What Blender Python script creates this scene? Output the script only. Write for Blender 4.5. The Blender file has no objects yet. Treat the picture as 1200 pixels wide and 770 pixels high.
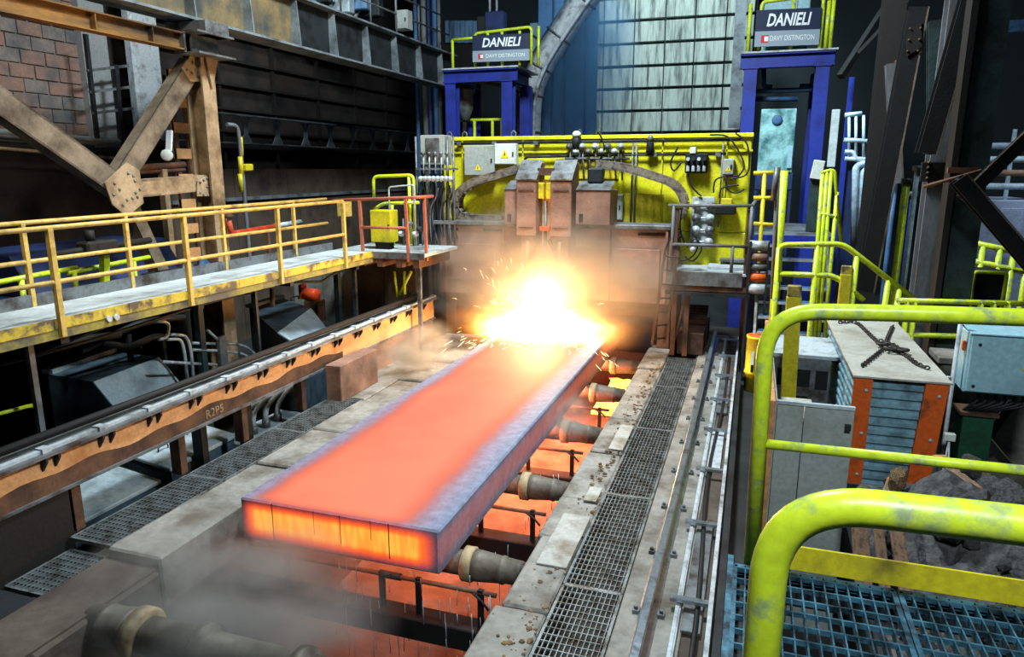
import bpy, bmesh, math, random
from mathutils import Vector as V, Matrix
random.seed(7)
sc = bpy.context.scene
col = sc.collection

# ------------------------------------------------------------------ camera, world, lights, exposure
FPX = 840.0
PITCH = math.atan2(187, 840)
YAW = math.asin(0.3154)
EYE = V((0, 0, 3.1))
cam_data = bpy.data.cameras.new('camera')
cam_data.sensor_width = 36.0
cam_data.lens = FPX / 1200 * 36.0
cam_data.clip_start = 0.05
cam_data.clip_end = 200
cam = bpy.data.objects.new('camera', cam_data)
col.objects.link(cam)
cam.location = EYE
cam.rotation_euler = (math.pi / 2 - PITCH, 0, YAW)
sc.camera = cam

sc.view_settings.view_transform = 'Standard'
sc.view_settings.look = 'None'
sc.view_settings.gamma = 1.0
sc.view_settings.use_curve_mapping = False
sc.view_settings.exposure = 0.0
sc.cycles.max_bounces = 6
sc.cycles.diffuse_bounces = 3
sc.cycles.glossy_bounces = 3
sc.cycles.volume_bounces = 0
sc.cycles.volume_step_rate = 2.0
sc.cycles.volume_max_steps = 96
sc.cycles.sample_clamp_indirect = 4.0
sc.cycles.caustics_reflective = False
sc.cycles.caustics_refractive = False

world = bpy.data.worlds.new('hall_air')
sc.world = world
world.use_nodes = True
world.node_tree.nodes['Background'].inputs[0].default_value = (0.35, 0.55, 0.75, 1)
world.node_tree.nodes['Background'].inputs[1].default_value = 0.035


def lamp(name, kind, loc, energy, color, size=1.0, target=None, spot=None, size_y=None, blend=.6):
    d = bpy.data.lights.new(name, kind)
    d.energy = energy
    d.color = color
    if kind == 'AREA':
        d.size = size
        if size_y:
            d.shape = 'RECTANGLE'
            d.size_y = size_y
    else:
        d.shadow_soft_size = size
    if kind == 'SPOT':
        d.spot_size = spot
        d.spot_blend = blend
    o = bpy.data.objects.new(name, d)
    col.objects.link(o)
    o.location = loc
    if target is not None:
        o.rotation_euler = (V(target) - V(loc)).to_track_quat('-Z', 'Y').to_euler()
    return o


COOL = (0.80, 0.93, 1.0)
# unseen hall lighting from above, with spots added to brighten chosen areas
lamp('bay_fill_lamp', 'AREA', (-2.5, 9.3, 10.5), 850, COOL, 1.6, (-3.6, 8.5, 0))
lamp('bay_fill_lamp', 'AREA', (-3.0, 10.3, 10.5), 1500, COOL, 1.6, (-3.0, 14.5, 1.5))
lamp('bay_fill_lamp', 'SPOT', (0.6, -1.2, 7.0), 2000, COOL, .5, (0.9, 5.2, .6), math.radians(54))
lamp('bay_fill_lamp', 'SPOT', (4.5, 6.5, 9.0), 4200, COOL, .5, (-6.4, 7.2, .3), math.radians(46))
lamp('bay_fill_lamp', 'SPOT', (-3.0, 20.5, 12.5), 3600, (0.72, 0.92, 1.0), .6, (-3.4, 26.0, 6.0), math.radians(78))
lamp('bay_fill_lamp', 'SPOT', (0.2, 13.8, 10.5), 2600, (0.62, 0.90, 1.0), .5, (0.7, 17.2, 2.5), math.radians(46))
lamp('bay_fill_lamp', 'SPOT', (-10.4, 7.5, 10.5), 420, COOL, .5, (-12.8, 10.5, 4.5), math.radians(70))
lamp('bay_fill_lamp', 'SPOT', (-9.8, 15.5, 11.0), 1100, COOL, .5, (-11.9, 18.0, 3.0), math.radians(80))
lamp('bay_fill_lamp', 'SPOT', (5.2, 12.0, 10.0), 900, (0.7, 0.9, 1.0), .5, (5.0, 16.0, 1.5), math.radians(60))
# unseen warm fill spot aimed at the gangway
lamp('gangway_fill', 'SPOT', (-4.8, 3.0, 7.5), 1100, (1.0, 0.90, 0.74), .5, (-8.2, 9.5, 2.6), math.radians(70))
# the burning cut itself
lamp('cutting_flame_light', 'POINT', (-3.6, 12.42, 0.62), 850, (1.0, 0.58, 0.24), 0.4)


# ------------------------------------------------------------------ helpers
_fw = V((-math.sin(YAW) * math.cos(PITCH), math.cos(YAW) * math.cos(PITCH), -math.sin(PITCH)))
_rt = V((math.cos(YAW), math.sin(YAW), 0))
_up = _rt.cross(_fw)


def at(px, py, X=None, Y=None, Z=None):
    """a spot seen in the photograph, placed on a world plane X=, Y= or Z= (survey of the place)"""
    d = _fw + _rt * ((px - 600) / FPX) - _up * ((py - 385) / FPX)
    if X is not None:
        t = (X - EYE.x) / d.x
    elif Y is not None:
        t = (Y - EYE.y) / d.y
    else:
        t = (Z - EYE.z) / d.z
    return EYE + d * t


def lin(c):
    return tuple((v / 255 / 12.92) if v <= 10 else ((v / 255 + .055) / 1.055) ** 2.4 for v in c)


def nn(nt, t, x=0, y=0, **k):
    n = nt.nodes.new(t)
    for a, b in k.items():
        if hasattr(n, a):
            setattr(n, a, b)
        else:
            n.inputs[a.replace('_', ' ')].default_value = b
    return n


def M(name, c, rough=.6, metal=0., dirt=None, ds=2.5, lo=.45, hi=.65, amt=1., bump=.15, bs=25., stretch=(1, 1, 1), fine=.18, spec=.4):
    """painted / rusty / dusty surface: base colour, a dirt colour in noise patches, a fine grain and relief"""
    m = bpy.data.materials.new(name)
    m.use_nodes = True
    nt = m.node_tree
    L = nt.links.new
    b = nt.nodes['Principled BSDF']
    b.inputs['Roughness'].default_value = rough
    b.inputs['Metallic'].default_value = metal
    b.inputs['Specular IOR Level'].default_value = spec
    tc = nn(nt, 'ShaderNodeTexCoord')
    mp = nn(nt, 'ShaderNodeMapping')
    mp.inputs['Scale'].default_value = stretch
    L(tc.outputs['Object'], mp.inputs[0])
    c = lin(c)
    n2 = nn(nt, 'ShaderNodeTexNoise', Scale=bs, Detail=5.)
    L(mp.outputs[0], n2.inputs['Vector'])
    g = nn(nt, 'ShaderNodeMapRange')
    g.inputs['To Min'].default_value = 1 - fine * 2
    g.inputs['To Max'].default_value = 1 + fine * 2
    L(n2.outputs[0], g.inputs[0])
    base = nn(nt, 'ShaderNodeMix', data_type='RGBA', blend_type='MULTIPLY')
    base.inputs[0].default_value = 1
    base.inputs[6].default_value = (*c, 1)
    L(g.outputs[0], base.inputs[7])
    out = base.outputs[2]
    if dirt:
        n1 = nn(nt, 'ShaderNodeTexNoise', Scale=ds, Detail=7., Roughness=.62)
        L(mp.outputs[0], n1.inputs['Vector'])
        r = nn(nt, 'ShaderNodeMapRange')
        r.inputs['From Min'].default_value = lo
        r.inputs['From Max'].default_value = hi
        r.inputs['To Max'].default_value = amt
        L(n1.outputs[0], r.inputs[0])
        mx = nn(nt, 'ShaderNodeMix', data_type='RGBA')
        L(r.outputs[0], mx.inputs[0])
        L(out, mx.inputs[6])
        mx.inputs[7].default_value = (*lin(dirt), 1)
        out = mx.outputs[2]
    L(out, b.inputs['Base Color'])
    if bump:
        bp = nn(nt, 'ShaderNodeBump', Strength=bump, Distance=.02)
        L(n2.outputs[0], bp.inputs['Height'])
        L(bp.outputs[0], b.inputs['Normal'])
    return m


MT = {}
MT['steel'] = M('dusty_steel', (120, 124, 126), .5, .4, (66, 58, 52), 3)
MT['lightsteel'] = M('worn_light_steel', (186, 194, 198), .48, .1, (92, 88, 84), 4, .5, .72)
MT['railsteel'] = M('polished_rail_steel', (165, 176, 186), .28, .8, (80, 76, 74), 5, .52, .75)
MT['darksteel'] = M('dark_sooty_steel', (40, 44, 47), .6, .2, (20, 20, 20), 3)
MT['black'] = M('black_soot', (16, 17, 18), .8, 0, (8, 8, 8), 3)
MT['rust'] = M('rusty_steel', (110, 76, 54), .75, .1, (60, 42, 34), 2.5, .4, .65)
MT['brownplate'] = M('heat_tinted_brown_steel', (160, 124, 106), .62, .15, (92, 66, 58), 1.6, .4, .7)
MT['tan'] = M('ochre_painted_steel', (168, 144, 112), .6, .1, (96, 74, 52), 2.4, .42, .68)
MT['olive'] = M('dull_brown_painted_steel', (124, 110, 92), .62, .1, (66, 54, 42), 2.4, .42, .68)
MT['orangeface'] = M('orange_primer_steel', (236, 176, 118), .6, .05, (206, 140, 88), 3, .48, .7)
MT['yellow'] = M('yellow_paint', (206, 190, 34), .5, 0, (120, 104, 40), 3, .52, .75)
MT['gantryyellow'] = M('lemon_machine_paint', (214, 208, 28), .5, 0, (128, 122, 52), 1.4, .5, .8, .8)
MT['railyellow'] = M('ochre_yellow_rail_paint', (202, 170, 90), .5, 0, (122, 90, 48), 5, .5, .72)
MT['limeyellow'] = M('lime_yellow_paint', (200, 218, 44), .36, 0, (132, 142, 120), 9, .54, .66, .85, .08)
MT['fascia'] = M('chipped_yellow_steel_plate', (200, 174, 58), .6, 0, (92, 80, 66), 3.5, .48, .6)
MT['fascialow'] = M('greyed_yellow_steel_plate', (150, 138, 62), .65, 0, (88, 84, 74), 3, .42, .62)
MT['redrail'] = M('salmon_primer_pipe', (186, 104, 78), .6, 0, (124, 96, 80), 5, .5, .7)
MT['deck'] = M('pale_dusty_deck_plate', (188, 196, 196), .75, 0, (132, 134, 130), 2.4, .45, .75)
MT['concrete'] = M('dusty_grey_concrete', (146, 142, 134), .9, 0, (96, 88, 76), 2.2, .42, .66, 1, .5, 14)
MT['concdark'] = M('sooty_pit_concrete', (94, 82, 72), .9, 0, (58, 46, 40), 1.6, .4, .66, 1, .5, 10)
MT['plate'] = M('loose_pale_steel_plate', (168, 168, 162), .7, .1, (120, 112, 98), 2.6)
MT['grate'] = M('galvanised_grating', (132, 138, 138), .5, .5, (70, 66, 60), 6)
MT['bluegrate'] = M('blue_grey_grating', (70, 118, 138), .5, .3, (24, 40, 50), 8, .4, .6)
MT['roll'] = M('scaled_roll_barrel', (112, 104, 92), .6, .3, (70, 60, 52), 4)
MT['collar'] = M('tan_roll_collar', (168, 148, 112), .65, .1, (104, 88, 66), 5)
MT['blue'] = M('cobalt_blue_steel_paint', (34, 50, 142), .5, 0, (24, 34, 96), 2, .5, .75)
MT['navy'] = M('navy_sign_face', (22, 38, 66), .5, 0, None, bump=0, fine=.03)
MT['signgrey'] = M('grey_sign_face', (142, 158, 170), .5, 0, None, bump=0, fine=.03)
MT['white'] = M('white_lettering', (232, 238, 240), .5, 0, None, bump=0, fine=.02)
MT['red'] = M('red_mark', (200, 40, 40), .5, 0, None, bump=0, fine=.02)
MT['greybox'] = M('grey_cabinet_paint', (152, 158, 152), .55, 0, (118, 118, 104), 2, .5, .8)
MT['palebox'] = M('pale_cabinet_paint', (206, 212, 204), .5, 0, (168, 168, 150), 2, .5, .8)
MT['bluebox'] = M('pale_blue_cabinet_paint', (150, 190, 200), .42, 0, (118, 150, 162), 1.6, .5, .8)
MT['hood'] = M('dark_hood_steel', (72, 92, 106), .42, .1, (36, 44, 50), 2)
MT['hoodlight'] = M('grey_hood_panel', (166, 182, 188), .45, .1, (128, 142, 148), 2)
MT['corr'] = M('galvanised_corrugated_sheet', (132, 170, 184), .42, .15, (72, 92, 100), 4)
MT['orange'] = M('orange_paint', (214, 92, 26), .55, 0, (128, 62, 34), 6, .54, .68)
MT['orangepipe'] = M('orange_red_pipe', (214, 70, 30), .5, 0, (140, 60, 40), 5)
MT['lid'] = M('grey_lid_plate', (176, 172, 160), .7, 0, (140, 132, 116), 2, .45, .7)
MT['chain'] = M('old_chain_iron', (64, 58, 52), .6, .4, (40, 34, 30), 9)
MT['wood'] = M('weathered_plank', (150, 118, 92), .8, 0, (96, 76, 62), 6, stretch=(6, 6, .6))
MT['tanboard'] = M('tan_edge_board', (206, 142, 84), .7, 0, (132, 92, 62), 4)
MT['rubble'] = M('grey_slag_rubble', (92, 90, 88), .95, 0, (56, 54, 54), 8, .4, .6, 1, .9, 30)
MT['rubbletan'] = M('tan_slag_rubble', (150, 118, 78), .95, 0, (84, 66, 50), 8, .4, .6, 1, .9, 30)
MT['green'] = M('green_paint', (22, 76, 52), .55, 0, (22, 58, 42), 3)
MT['dkgreen'] = M('dark_green_grey_column', (48, 66, 66), .65, .1, (28, 36, 38), 3)
MT['colgrey'] = M('grey_column_steel', (112, 116, 120), .6, .1, (74, 70, 66), 2.4, .45, .7, stretch=(1, 1, .4))
MT['brownblack'] = M('brown_black_truss_steel', (32, 28, 26), .7, .1, (30, 27, 25), 3)
MT['blockwall'] = M('streaked_wall_block', (170, 182, 172), .8, 0, (44, 52, 56), 1.5, .46, .68, .92, .2, 8, (4.2, 4.2, .45))
MT['ochredark'] = M('ochre_rusted_beam', (150, 106, 48), .65, .1, (48, 40, 32), 1.2, .4, .62, stretch=(1, .3, 2))
MT['joint'] = M('dark_wall_joint', (38, 48, 52), .9, 0, None)
MT['brick'] = M('dusty_red_brick', (134, 106, 94), .9, 0, (92, 88, 86), 1.8, .45, .65, 1, .4, 20)
MT['brick2'] = M('greyed_brick', (122, 112, 106), .9, 0, (80, 82, 84), 1.8, .45, .65, 1, .4, 20)
MT['mortar'] = M('grey_mortar', (142, 144, 144), .95, 0, None)
MT['darkwall'] = M('sooty_brown_cladding', (46, 38, 34), .85, 0, (20, 18, 18), 1.2)
MT['midwall'] = M('dim_brown_screen', (92, 80, 66), .85, 0, (58, 50, 44), 1.1)
MT['girderpanel'] = M('ochre_dusted_girder_web', (128, 108, 70), .7, 0, (62, 66, 62), .9, .42, .62)
MT['girder'] = M('grey_girder_steel', (124, 134, 138), .55, .1, (72, 78, 80), 2)
MT['pipe'] = M('silver_pipe', (190, 198, 202), .35, .15, (100, 100, 96), 5)
MT['whitepipe'] = M('white_lagged_pipe', (190, 214, 230), .5, 0, (140, 160, 176), 4)
MT['cable'] = M('black_rubber_cable', (26, 27, 28), .6, 0, None)
MT['echain'] = M('dusty_cable_chain', (122, 112, 98), .75, 0, (56, 50, 46), 6)
MT['mottled'] = M('frosted_stained_panel', (150, 196, 196), .4, 0, (44, 92, 96), 2.2, .42, .62, .95, .1)
MT['bluehall'] = M('blue_grey_steel', (66, 104, 146), .6, 0, (40, 64, 96), 1.5)
MT['dkblue'] = M('dark_blue_steel', (30, 46, 92), .6, 0, (18, 28, 52), 1.5)
MT['floor'] = M('oily_shop_floor', (44, 46, 46), .75, 0, (22, 22, 22), .8)
MT['coversteel'] = M('pale_cover_plate', (170, 186, 192), .6, .1, (120, 130, 134), 2)
MT['warn'] = M('yellow_warning_label', (240, 206, 20), .5, 0, None, bump=0, fine=.02)
MT['grimy'] = M('grimy_pale_blue_cladding', (92, 128, 158), .7, 0, (50, 72, 92), 1.2, stretch=(3, 3, .5))
MT['purple'] = M('pale_lilac_panel', (164, 174, 206), .6, 0, (96, 104, 138), 1.4)


def emit(name, c, s):
    m = bpy.data.materials.new(name)
    m.use_nodes = True
    b = m.node_tree.nodes['Principled BSDF']
    b.inputs['Base Color'].default_value = (0, 0, 0, 1)
    b.inputs['Emission Color'].default_value = (*c, 1)
    b.inputs['Emission Strength'].default_value = s
    return m


ORG = {}


class MB:
    """collects shapes in world coordinates and links them as ONE mesh object"""

    def __init__(s):
        s.v = []
        s.f = []
        s.sm = []

    def add(s, vs, fs, smooth=False):
        o = len(s.v)
        s.v += [V(p) for p in vs]
        for f in fs:
            s.f.append([i + o for i in f])
            s.sm.append(smooth)
        return s

    def hexa(s, p):
        return s.add(p, [(3, 2, 1, 0), (4, 5, 6, 7), (0, 1, 5, 4), (1, 2, 6, 5), (2, 3, 7, 6), (3, 0, 4, 7)])

    def box(s, x0, x1, y0, y1, z0, z1):
        x0, x1 = sorted((x0, x1)); y0, y1 = sorted((y0, y1)); z0, z1 = sorted((z0, z1))
        return s.hexa([(x0, y0, z0), (x1, y0, z0), (x1, y1, z0), (x0, y1, z0), (x0, y0, z1), (x1, y0, z1), (x1, y1, z1), (x0, y1, z1)])

    def frame(s, p, q, up):
        p, q = V(p), V(q)
        d = (q - p).normalized()
        u = V(up)
        if abs(d.dot(u)) > .98:
            u = V((0, 1, 0)) if abs(d.y) < .9 else V((1, 0, 0))
        a = d.cross(u).normalized()
        b = a.cross(d).normalized()
        return p, q, a, b

    def bar(s, p, q, w, h, up=(0, 0, 1)):
        p, q, a, b = s.frame(p, q, up)
        a = a * w / 2
        b = b * h / 2
        return s.hexa([p - a - b, p + a - b, p + a + b, p - a + b, q - a - b, q + a - b, q + a + b, q - a + b])

    def profile(s, p, q, pts, up=(0, 0, 1)):
        """extrude a 2D outline (side, up) from p to q"""
        p, q, a, b = s.frame(p, q, up)
        n = len(pts)
        vs = [p + a * x + b * y for x, y in pts] + [q + a * x + b * y for x, y in pts]
        fs = [(i, (i + 1) % n, n + (i + 1) % n, n + i) for i in range(n)]
        fs += [tuple(reversed(range(n))), tuple(range(n, 2 * n))]
        return s.add(vs, fs)

    def ibeam(s, p, q, h, w, tw=.02, tf=.025, up=(0, 0, 1)):
        H, W, t = h / 2, w / 2, tw / 2
        return s.profile(p, q, [(-W, -H), (W, -H), (W, -H + tf), (t, -H + tf), (t, H - tf), (W, H - tf), (W, H), (-W, H), (-W, H - tf), (-t, H - tf), (-t, -H + tf), (-W, -H + tf)], up)

    def angle(s, p, q, w, t=.012, up=(0, 0, 1)):
        return s.profile(p, q, [(0, 0), (w, 0), (w, t), (t, t), (t, w), (0, w)], up)

    def channel(s, p, q, h, w, t=.012, up=(0, 0, 1)):
        H = h / 2
        return s.profile(p, q, [(0, -H), (w, -H), (w, -H + t), (t, -H + t), (t, H - t), (w, H - t), (w, H), (0, H)], up)

    def tube(s, pts, r, n=8, cap=True):
        pts = [V(p) for p in pts]
        rr = r if isinstance(r, (list, tuple)) else [r] * len(pts)
        N = len(pts)
        tan = []
        for i in range(N):
            a = pts[max(0, i - 1)]
            b = pts[min(N - 1, i + 1)]
            t = (b - a)
            if 0 < i < N - 1:
                t = (pts[i] - a).normalized() + (b - pts[i]).normalized()
            if t.length < 1e-7:
                t = V((0, 0, 1))
            tan.append(t.normalized())
        u = V((0, 0, 1)) if abs(tan[0].z) < .9 else V((1, 0, 0))
        vs = []
        a = tan[0].cross(u).normalized()
        for i in range(N):
            a = (a - tan[i] * a.dot(tan[i])).normalized()
            b = tan[i].cross(a)
            k = 1.0
            if 0 < i < N - 1:
                c = max(.5, tan[i].dot((pts[i + 1] - pts[i]).normalized()))
                k = 1 / c
            for j in range(n):
                th = 2 * math.pi * j / n
                vs.append(pts[i] + (a * math.cos(th) + b * math.sin(th)) * rr[i] * (k if k < 1.2 else 1.15))
        fs = []
        for i in range(N - 1):
            for j in range(n):
                fs.append((i * n + j, i * n + (j + 1) % n, (i + 1) * n + (j + 1) % n, (i + 1) * n + j))
        s.add(vs, fs, True)
        if cap:
            o = len(s.v) - len(vs)
            s.f.append([o + j for j in reversed(range(n))]); s.sm.append(False)
            s.f.append([o + (N - 1) * n + j for j in range(n)]); s.sm.append(False)
        return s

    def cyl(s, p, q, r, n=12, r2=None):
        return s.tube([p, q], [r, r if r2 is None else r2], n)

    def lathe(s, p, d, prof, n=20):
        """profile of (distance along d, radius)"""
        p = V(p); d = V(d).normalized()
        return s.tube([p + d * a for a, _ in prof], [r for _, r in prof], n) if False else s._lathe(p, d, prof, n)

    def _lathe(s, p, d, prof, n):
        u = V((0, 0, 1)) if abs(d.z) < .9 else V((1, 0, 0))
        a = d.cross(u).normalized()
        b = d.cross(a)
        vs = []
        for t, r in prof:
            for j in range(n):
                th = 2 * math.pi * j / n
                vs.append(p + d * t + (a * math.cos(th) + b * math.sin(th)) * max(r, 1e-4))
        fs = []
        for i in range(len(prof) - 1):
            for j in range(n):
                fs.append((i * n + j, i * n + (j + 1) % n, (i + 1) * n + (j + 1) % n, (i + 1) * n + j))
        fs.append(tuple(reversed(range(n))))
        fs.append(tuple((len(prof) - 1) * n + j for j in range(n)))
        return s.add(vs, fs, True)

    def prism(s, pts, ext):
        pts = [V(p) for p in pts]
        e = V(ext)
        n = len(pts)
        return s.add(pts + [p + e for p in pts], [(i, (i + 1) % n, n + (i + 1) % n, n + i) for i in range(n)] + [tuple(reversed(range(n))), tuple(range(n, 2 * n))])

    def rock(s, c, r, seed=0, sq=(1, 1, 1), sub=1):
        rnd = random.Random(seed)
        bm = bmesh.new()
        bmesh.ops.create_icosphere(bm, subdivisions=sub, radius=1)
        vs = []
        for v in bm.verts:
            k = rnd.uniform(.68, 1.12)
            vs.append((c[0] + v.co.x * r * k * sq[0], c[1] + v.co.y * r * k * sq[1], c[2] + v.co.z * r * k * sq[2]))
        fs = [tuple(v.index for v in f.verts) for f in bm.faces]
        bm.free()
        return s.add(vs, fs)

    def build(s, name, mat, parent=None, bev=0., kind=None, label=None):
        me = bpy.data.meshes.new(name)
        if parent is not None:
            org = ORG[parent.name]
        else:
            xs = [v.x for v in s.v]; ys = [v.y for v in s.v]; zs = [v.z for v in s.v]
            org = V(((min(xs) + max(xs)) / 2, (min(ys) + max(ys)) / 2, min(zs)))
        me.from_pydata([v - org for v in s.v], [], s.f)
        me.polygons.foreach_set('use_smooth', s.sm)
        bm = bmesh.new()
        bm.from_mesh(me)
        bmesh.ops.recalc_face_normals(bm, faces=bm.faces)
        if bev:
            es = [e for e in bm.edges if e.is_manifold and e.calc_face_angle(0) > .5 and not (e.link_faces[0].smooth and e.link_faces[1].smooth)]
            bmesh.ops.bevel(bm, geom=es, offset=bev, segments=1, affect='EDGES', clamp_overlap=True)
        bm.to_mesh(me)
        bm.free()
        me.materials.append(MT[mat] if isinstance(mat, str) else mat)
        o = bpy.data.objects.new(name, me)
        col.objects.link(o)
        if parent is None:
            o.location = org
        else:
            o.parent = parent
        ORG[o.name] = org
        if kind:
            o['kind'] = kind
        if label:
            o['label'] = label
        return o


def tag(o, label=None, cat=None, group=None, kind=None):
    if label: o['label'] = label
    if cat: o['category'] = cat
    if group: o['group'] = group
    if kind: o['kind'] = kind
    return o


def T(name, label, cat, loc=(0, 0, 0), group=None):
    o = bpy.data.objects.new(name, None)
    o.empty_display_size = .1
    col.objects.link(o)
    o.location = loc
    ORG[o.name] = V(loc)
    return tag(o, label, cat, group)


def S(name, mb, mat, bev=0., label=None):
    return tag(mb.build(name, mat, None, bev), label, None, None, 'structure')


def arc(c, a, b, n=6):
    """quarter bend points from c+a to c+b about c... corner rounding"""
    c, a, b = V(c), V(a), V(b)
    return [c + a * math.cos(t * math.pi / 2 / n) + b * math.sin(t * math.pi / 2 / n) for t in range(n + 1)]


def bend(pts, r, n=5):
    """round the corners of a polyline"""
    pts = [V(p) for p in pts]
    out = [pts[0]]
    for i in range(1, len(pts) - 1):
        p, a, b = pts[i], pts[i - 1] - pts[i], pts[i + 1] - pts[i]
        k = min(r, a.length * .48, b.length * .48)
        A, B = p + a.normalized() * k, p + b.normalized() * k
        for j in range(n + 1):
            t = j / n
            out.append(A * (1 - t) ** 2 + p * 2 * t * (1 - t) + B * t ** 2)
    return out + [pts[-1]]


def smoothcurve(pts, n=6):
    """Catmull-Rom through points"""
    pts = [V(p) for p in pts]
    P = [pts[0]] + pts + [pts[-1]]
    out = []
    for i in range(1, len(P) - 2):
        for j in range(n):
            t = j / n
            p0, p1, p2, p3 = P[i - 1], P[i], P[i + 1], P[i + 2]
            out.append(.5 * ((2 * p1) + (p2 - p0) * t + (2 * p0 - 5 * p1 + 4 * p2 - p3) * t * t + (3 * p1 - p0 - 3 * p2 + p3) * t ** 3))
    return out + [pts[-1]]


def text(body, size, mat, loc, rot, name, parent=None, shear=0., off=0., ext=.004, align='CENTER', sx=1., fit=None):
    cu = bpy.data.curves.new(name, 'FONT')
    cu.body = body
    cu.size = size
    cu.shear = shear
    cu.offset = off
    cu.extrude = ext
    cu.align_x = align
    cu.align_y = 'CENTER'
    cu.resolution_u = 3
    cu.materials.append(MT[mat])
    tmp = bpy.data.objects.new(name, cu)
    col.objects.link(tmp)
    dg = bpy.context.evaluated_depsgraph_get()
    me = bpy.data.meshes.new_from_object(tmp.evaluated_get(dg))
    bpy.data.objects.remove(tmp)
    o = bpy.data.objects.new(name, me)
    col.objects.link(o)
    o.rotation_euler = rot
    if fit:
        xs_ = [v.co.x for v in me.vertices]
        sx = fit / (max(xs_) - min(xs_))
    o.scale = (sx, 1, 1)
    if parent is not None:
        o.parent = parent
        o.location = V(loc) - ORG[parent.name]
    else:
        o.location = loc
    return o


def bolts(mb, pts, r, h, d, n=6):
    d = V(d).normalized()
    for p in pts:
        mb.cyl(V(p), V(p) + d * h, r, n)
    return mb


def railing(name, label, cat, runs, posts, mat, r=.025, group=None, postbar=None, names=('top_rail', 'mid_rail'), foot=0.):
    """runs: list of (partname, point list); posts: list of (bottom, top)"""
    b = V(posts[0][0])
    t = T(name, label, cat, b, group)
    for nm, pts in runs:
        MB().tube(bend(pts, .12), r, 8).build(nm, mat, t)
    for p, q in posts:
        m = MB()
        if postbar:
            m.bar(p, q, postbar, postbar, (0, 1, 0))
        else:
            m.tube([p, q], r, 8)
        m.build('post', mat, t)
    return t


# ------------------------------------------------------------------ the setting
LZ = -.35                       # level of the concrete beside the roller table
PITZ = -2.3
S('floor', MB().box(-13, -6.12, -3, 27, -1.3, -1.1).box(-.02, 12, 3.3, 27, -.75, -.55).box(-13, 12, 15.6, 27, -1.1, -.9), 'floor', label='dark oily floor of the mill hall')
pit = S('floor_pit', MB().box(-5.2, -1.5, 0, 18, PITZ - .2, PITZ), 'concdark', label='floor of the scale pit under the rolls')
S('wall_pit_end', MB().box(-5.2, -1.5, 17.6, 18, PITZ, -.4), 'concdark', label='far end wall of the scale pit')
S('ceiling', MB().box(-13.2, 12.2, -3, 27.4, 13.8, 14), 'black', label='dark roof of the mill hall')
S('wall_right', MB().box(12, 12.3, -3, 27.4, -1, 14), 'darkwall', label='dark right wall of the hall')
wl = S('wall_left', MB().box(-13.3, -13, -3, 27.4, -1.3, 14), 'darkwall', label='sooty left wall of the hall, brick near the ladder')
wb = S('wall_back', MB().box(-13, -6.05, 27, 27.3, -1, 14).box(-.3, 12, 27, 27.3, -1, 14).box(-6.05, -.3, 26.3, 26.6, -1, 14), 'joint', label='back wall of stained pale blocks')
# stained blocks of the back wall
rnd = random.Random(3)
zrow = 3.6
for r in range(9):
    h = .74
    x = -6.05 + (0 if r % 2 == 0 else -.0)
    for c in range(6):
        w = [.72, 1.06, 1.04, .98, 1.0, .88][c]
        MB().box(x + .018, x + w - .018, 26.13 + rnd.uniform(-.012, .012), 26.31, zrow + .045, zrow + h - .05).build('block', 'blockwall', wb, .012)
        x += w
    zrow += h
# brick field of the left wall (the mortar is the bed, the bricks stand proud)
MB().box(-13.0, -12.965, 6.0, 12.0, 3.7, 8.6).build('mortar_bed', 'mortar', wl)
for r in range(16):
    z = 3.72 + r * .255
    y = 6.6 - (r % 2) * .25
    while y < 11.6:
        b = MB().box(-12.98, -12.925 + rnd.uniform(-.008, .008), max(y, 6.6) + .012, min(y + .5, 11.6) - .012, z + .012, z + .24)
        b.build('brick', rnd.choice(['brick', 'brick', 'brick2']), wl)
        y += .5
MB().box(-12.99, -12.8, 11.6, 12.2, 3.7, 8.6).build('corner_pier', 'mortar', wl)
# girts on the dark cladding of the left wall
for z in (3.65, 4.05, 4.6, 5.2, 5.8, 6.4):
    MB().box(-13, -12.86, 12.6, 26.5, z - .03, z + .03).build('girt', 'brownblack', wl)
for y in (13.6, 15.6, 17.8, 20, 22.2, 24.4):
    MB().box(-13, -12.9, y - .05, y + .05, 3.2, 9).build('sheeting_post', 'brownblack', wl)

# pit walls and ledges of the roller table
lr = S('ledge_right', MB().box(-1.73, -1.33, 1.0, 16.5, PITZ, LZ - .06).box(-1.33, -.66, 1.0, 16.5, PITZ, -.75).box(-.83, -.05, 1.0, 16.5, -2, LZ - .03).box(-1.73, -1.33, 13.4, 16.5, LZ - .06, LZ), 'concdark', label='right concrete edge of the roller table pit')
ys = [2.2, 3.55, 4.9, 6.1, 7.0, 8.35, 9.6, 11.2, 12.4, 13.9]
for i in range(len(ys) - 1):
    rr = random.Random(i)
    dx = rr.uniform(-.035, .03)
    MB().box(-1.75 + dx, -1.335, ys[i] + .01, ys[i + 1] - .01, -.8, LZ + rr.uniform(-.025, .01)).build('concrete_block', 'concrete', lr, .02)
MB().box(-.8, -.3, 1.0, 15.5, LZ - .03, LZ).build('rail_bed', 'concrete', lr, .01)
for (x0, x1, y0, y1, a) in [(-1.62, -1.34, 5.55, 6.55, 0), (-1.52, -1.34, 8.4, 9.3, 0), (-1.5, -1.36, 6.9, 7.25, 0)]:
    tag(MB().box(x0, x1, y0, y1, LZ + .012, LZ + .03).build('steel_plate', 'plate', None, .004),
        {5.55: 'large pale steel plate lying on the right ledge beside the near grating', 8.4: 'narrow pale plate on the right ledge further up the pit', 6.9: 'small pale plate scrap on the right concrete ledge'}[y0], 'plate')
ll = S('ledge_left', MB().box(-6.15, -4.9, 1.0, 16.5, PITZ, -.75).box(-5.5, -4.9, 1, 16.5, -.8, LZ - .08), 'concdark', label='left concrete edge of the roller table pit')
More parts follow.
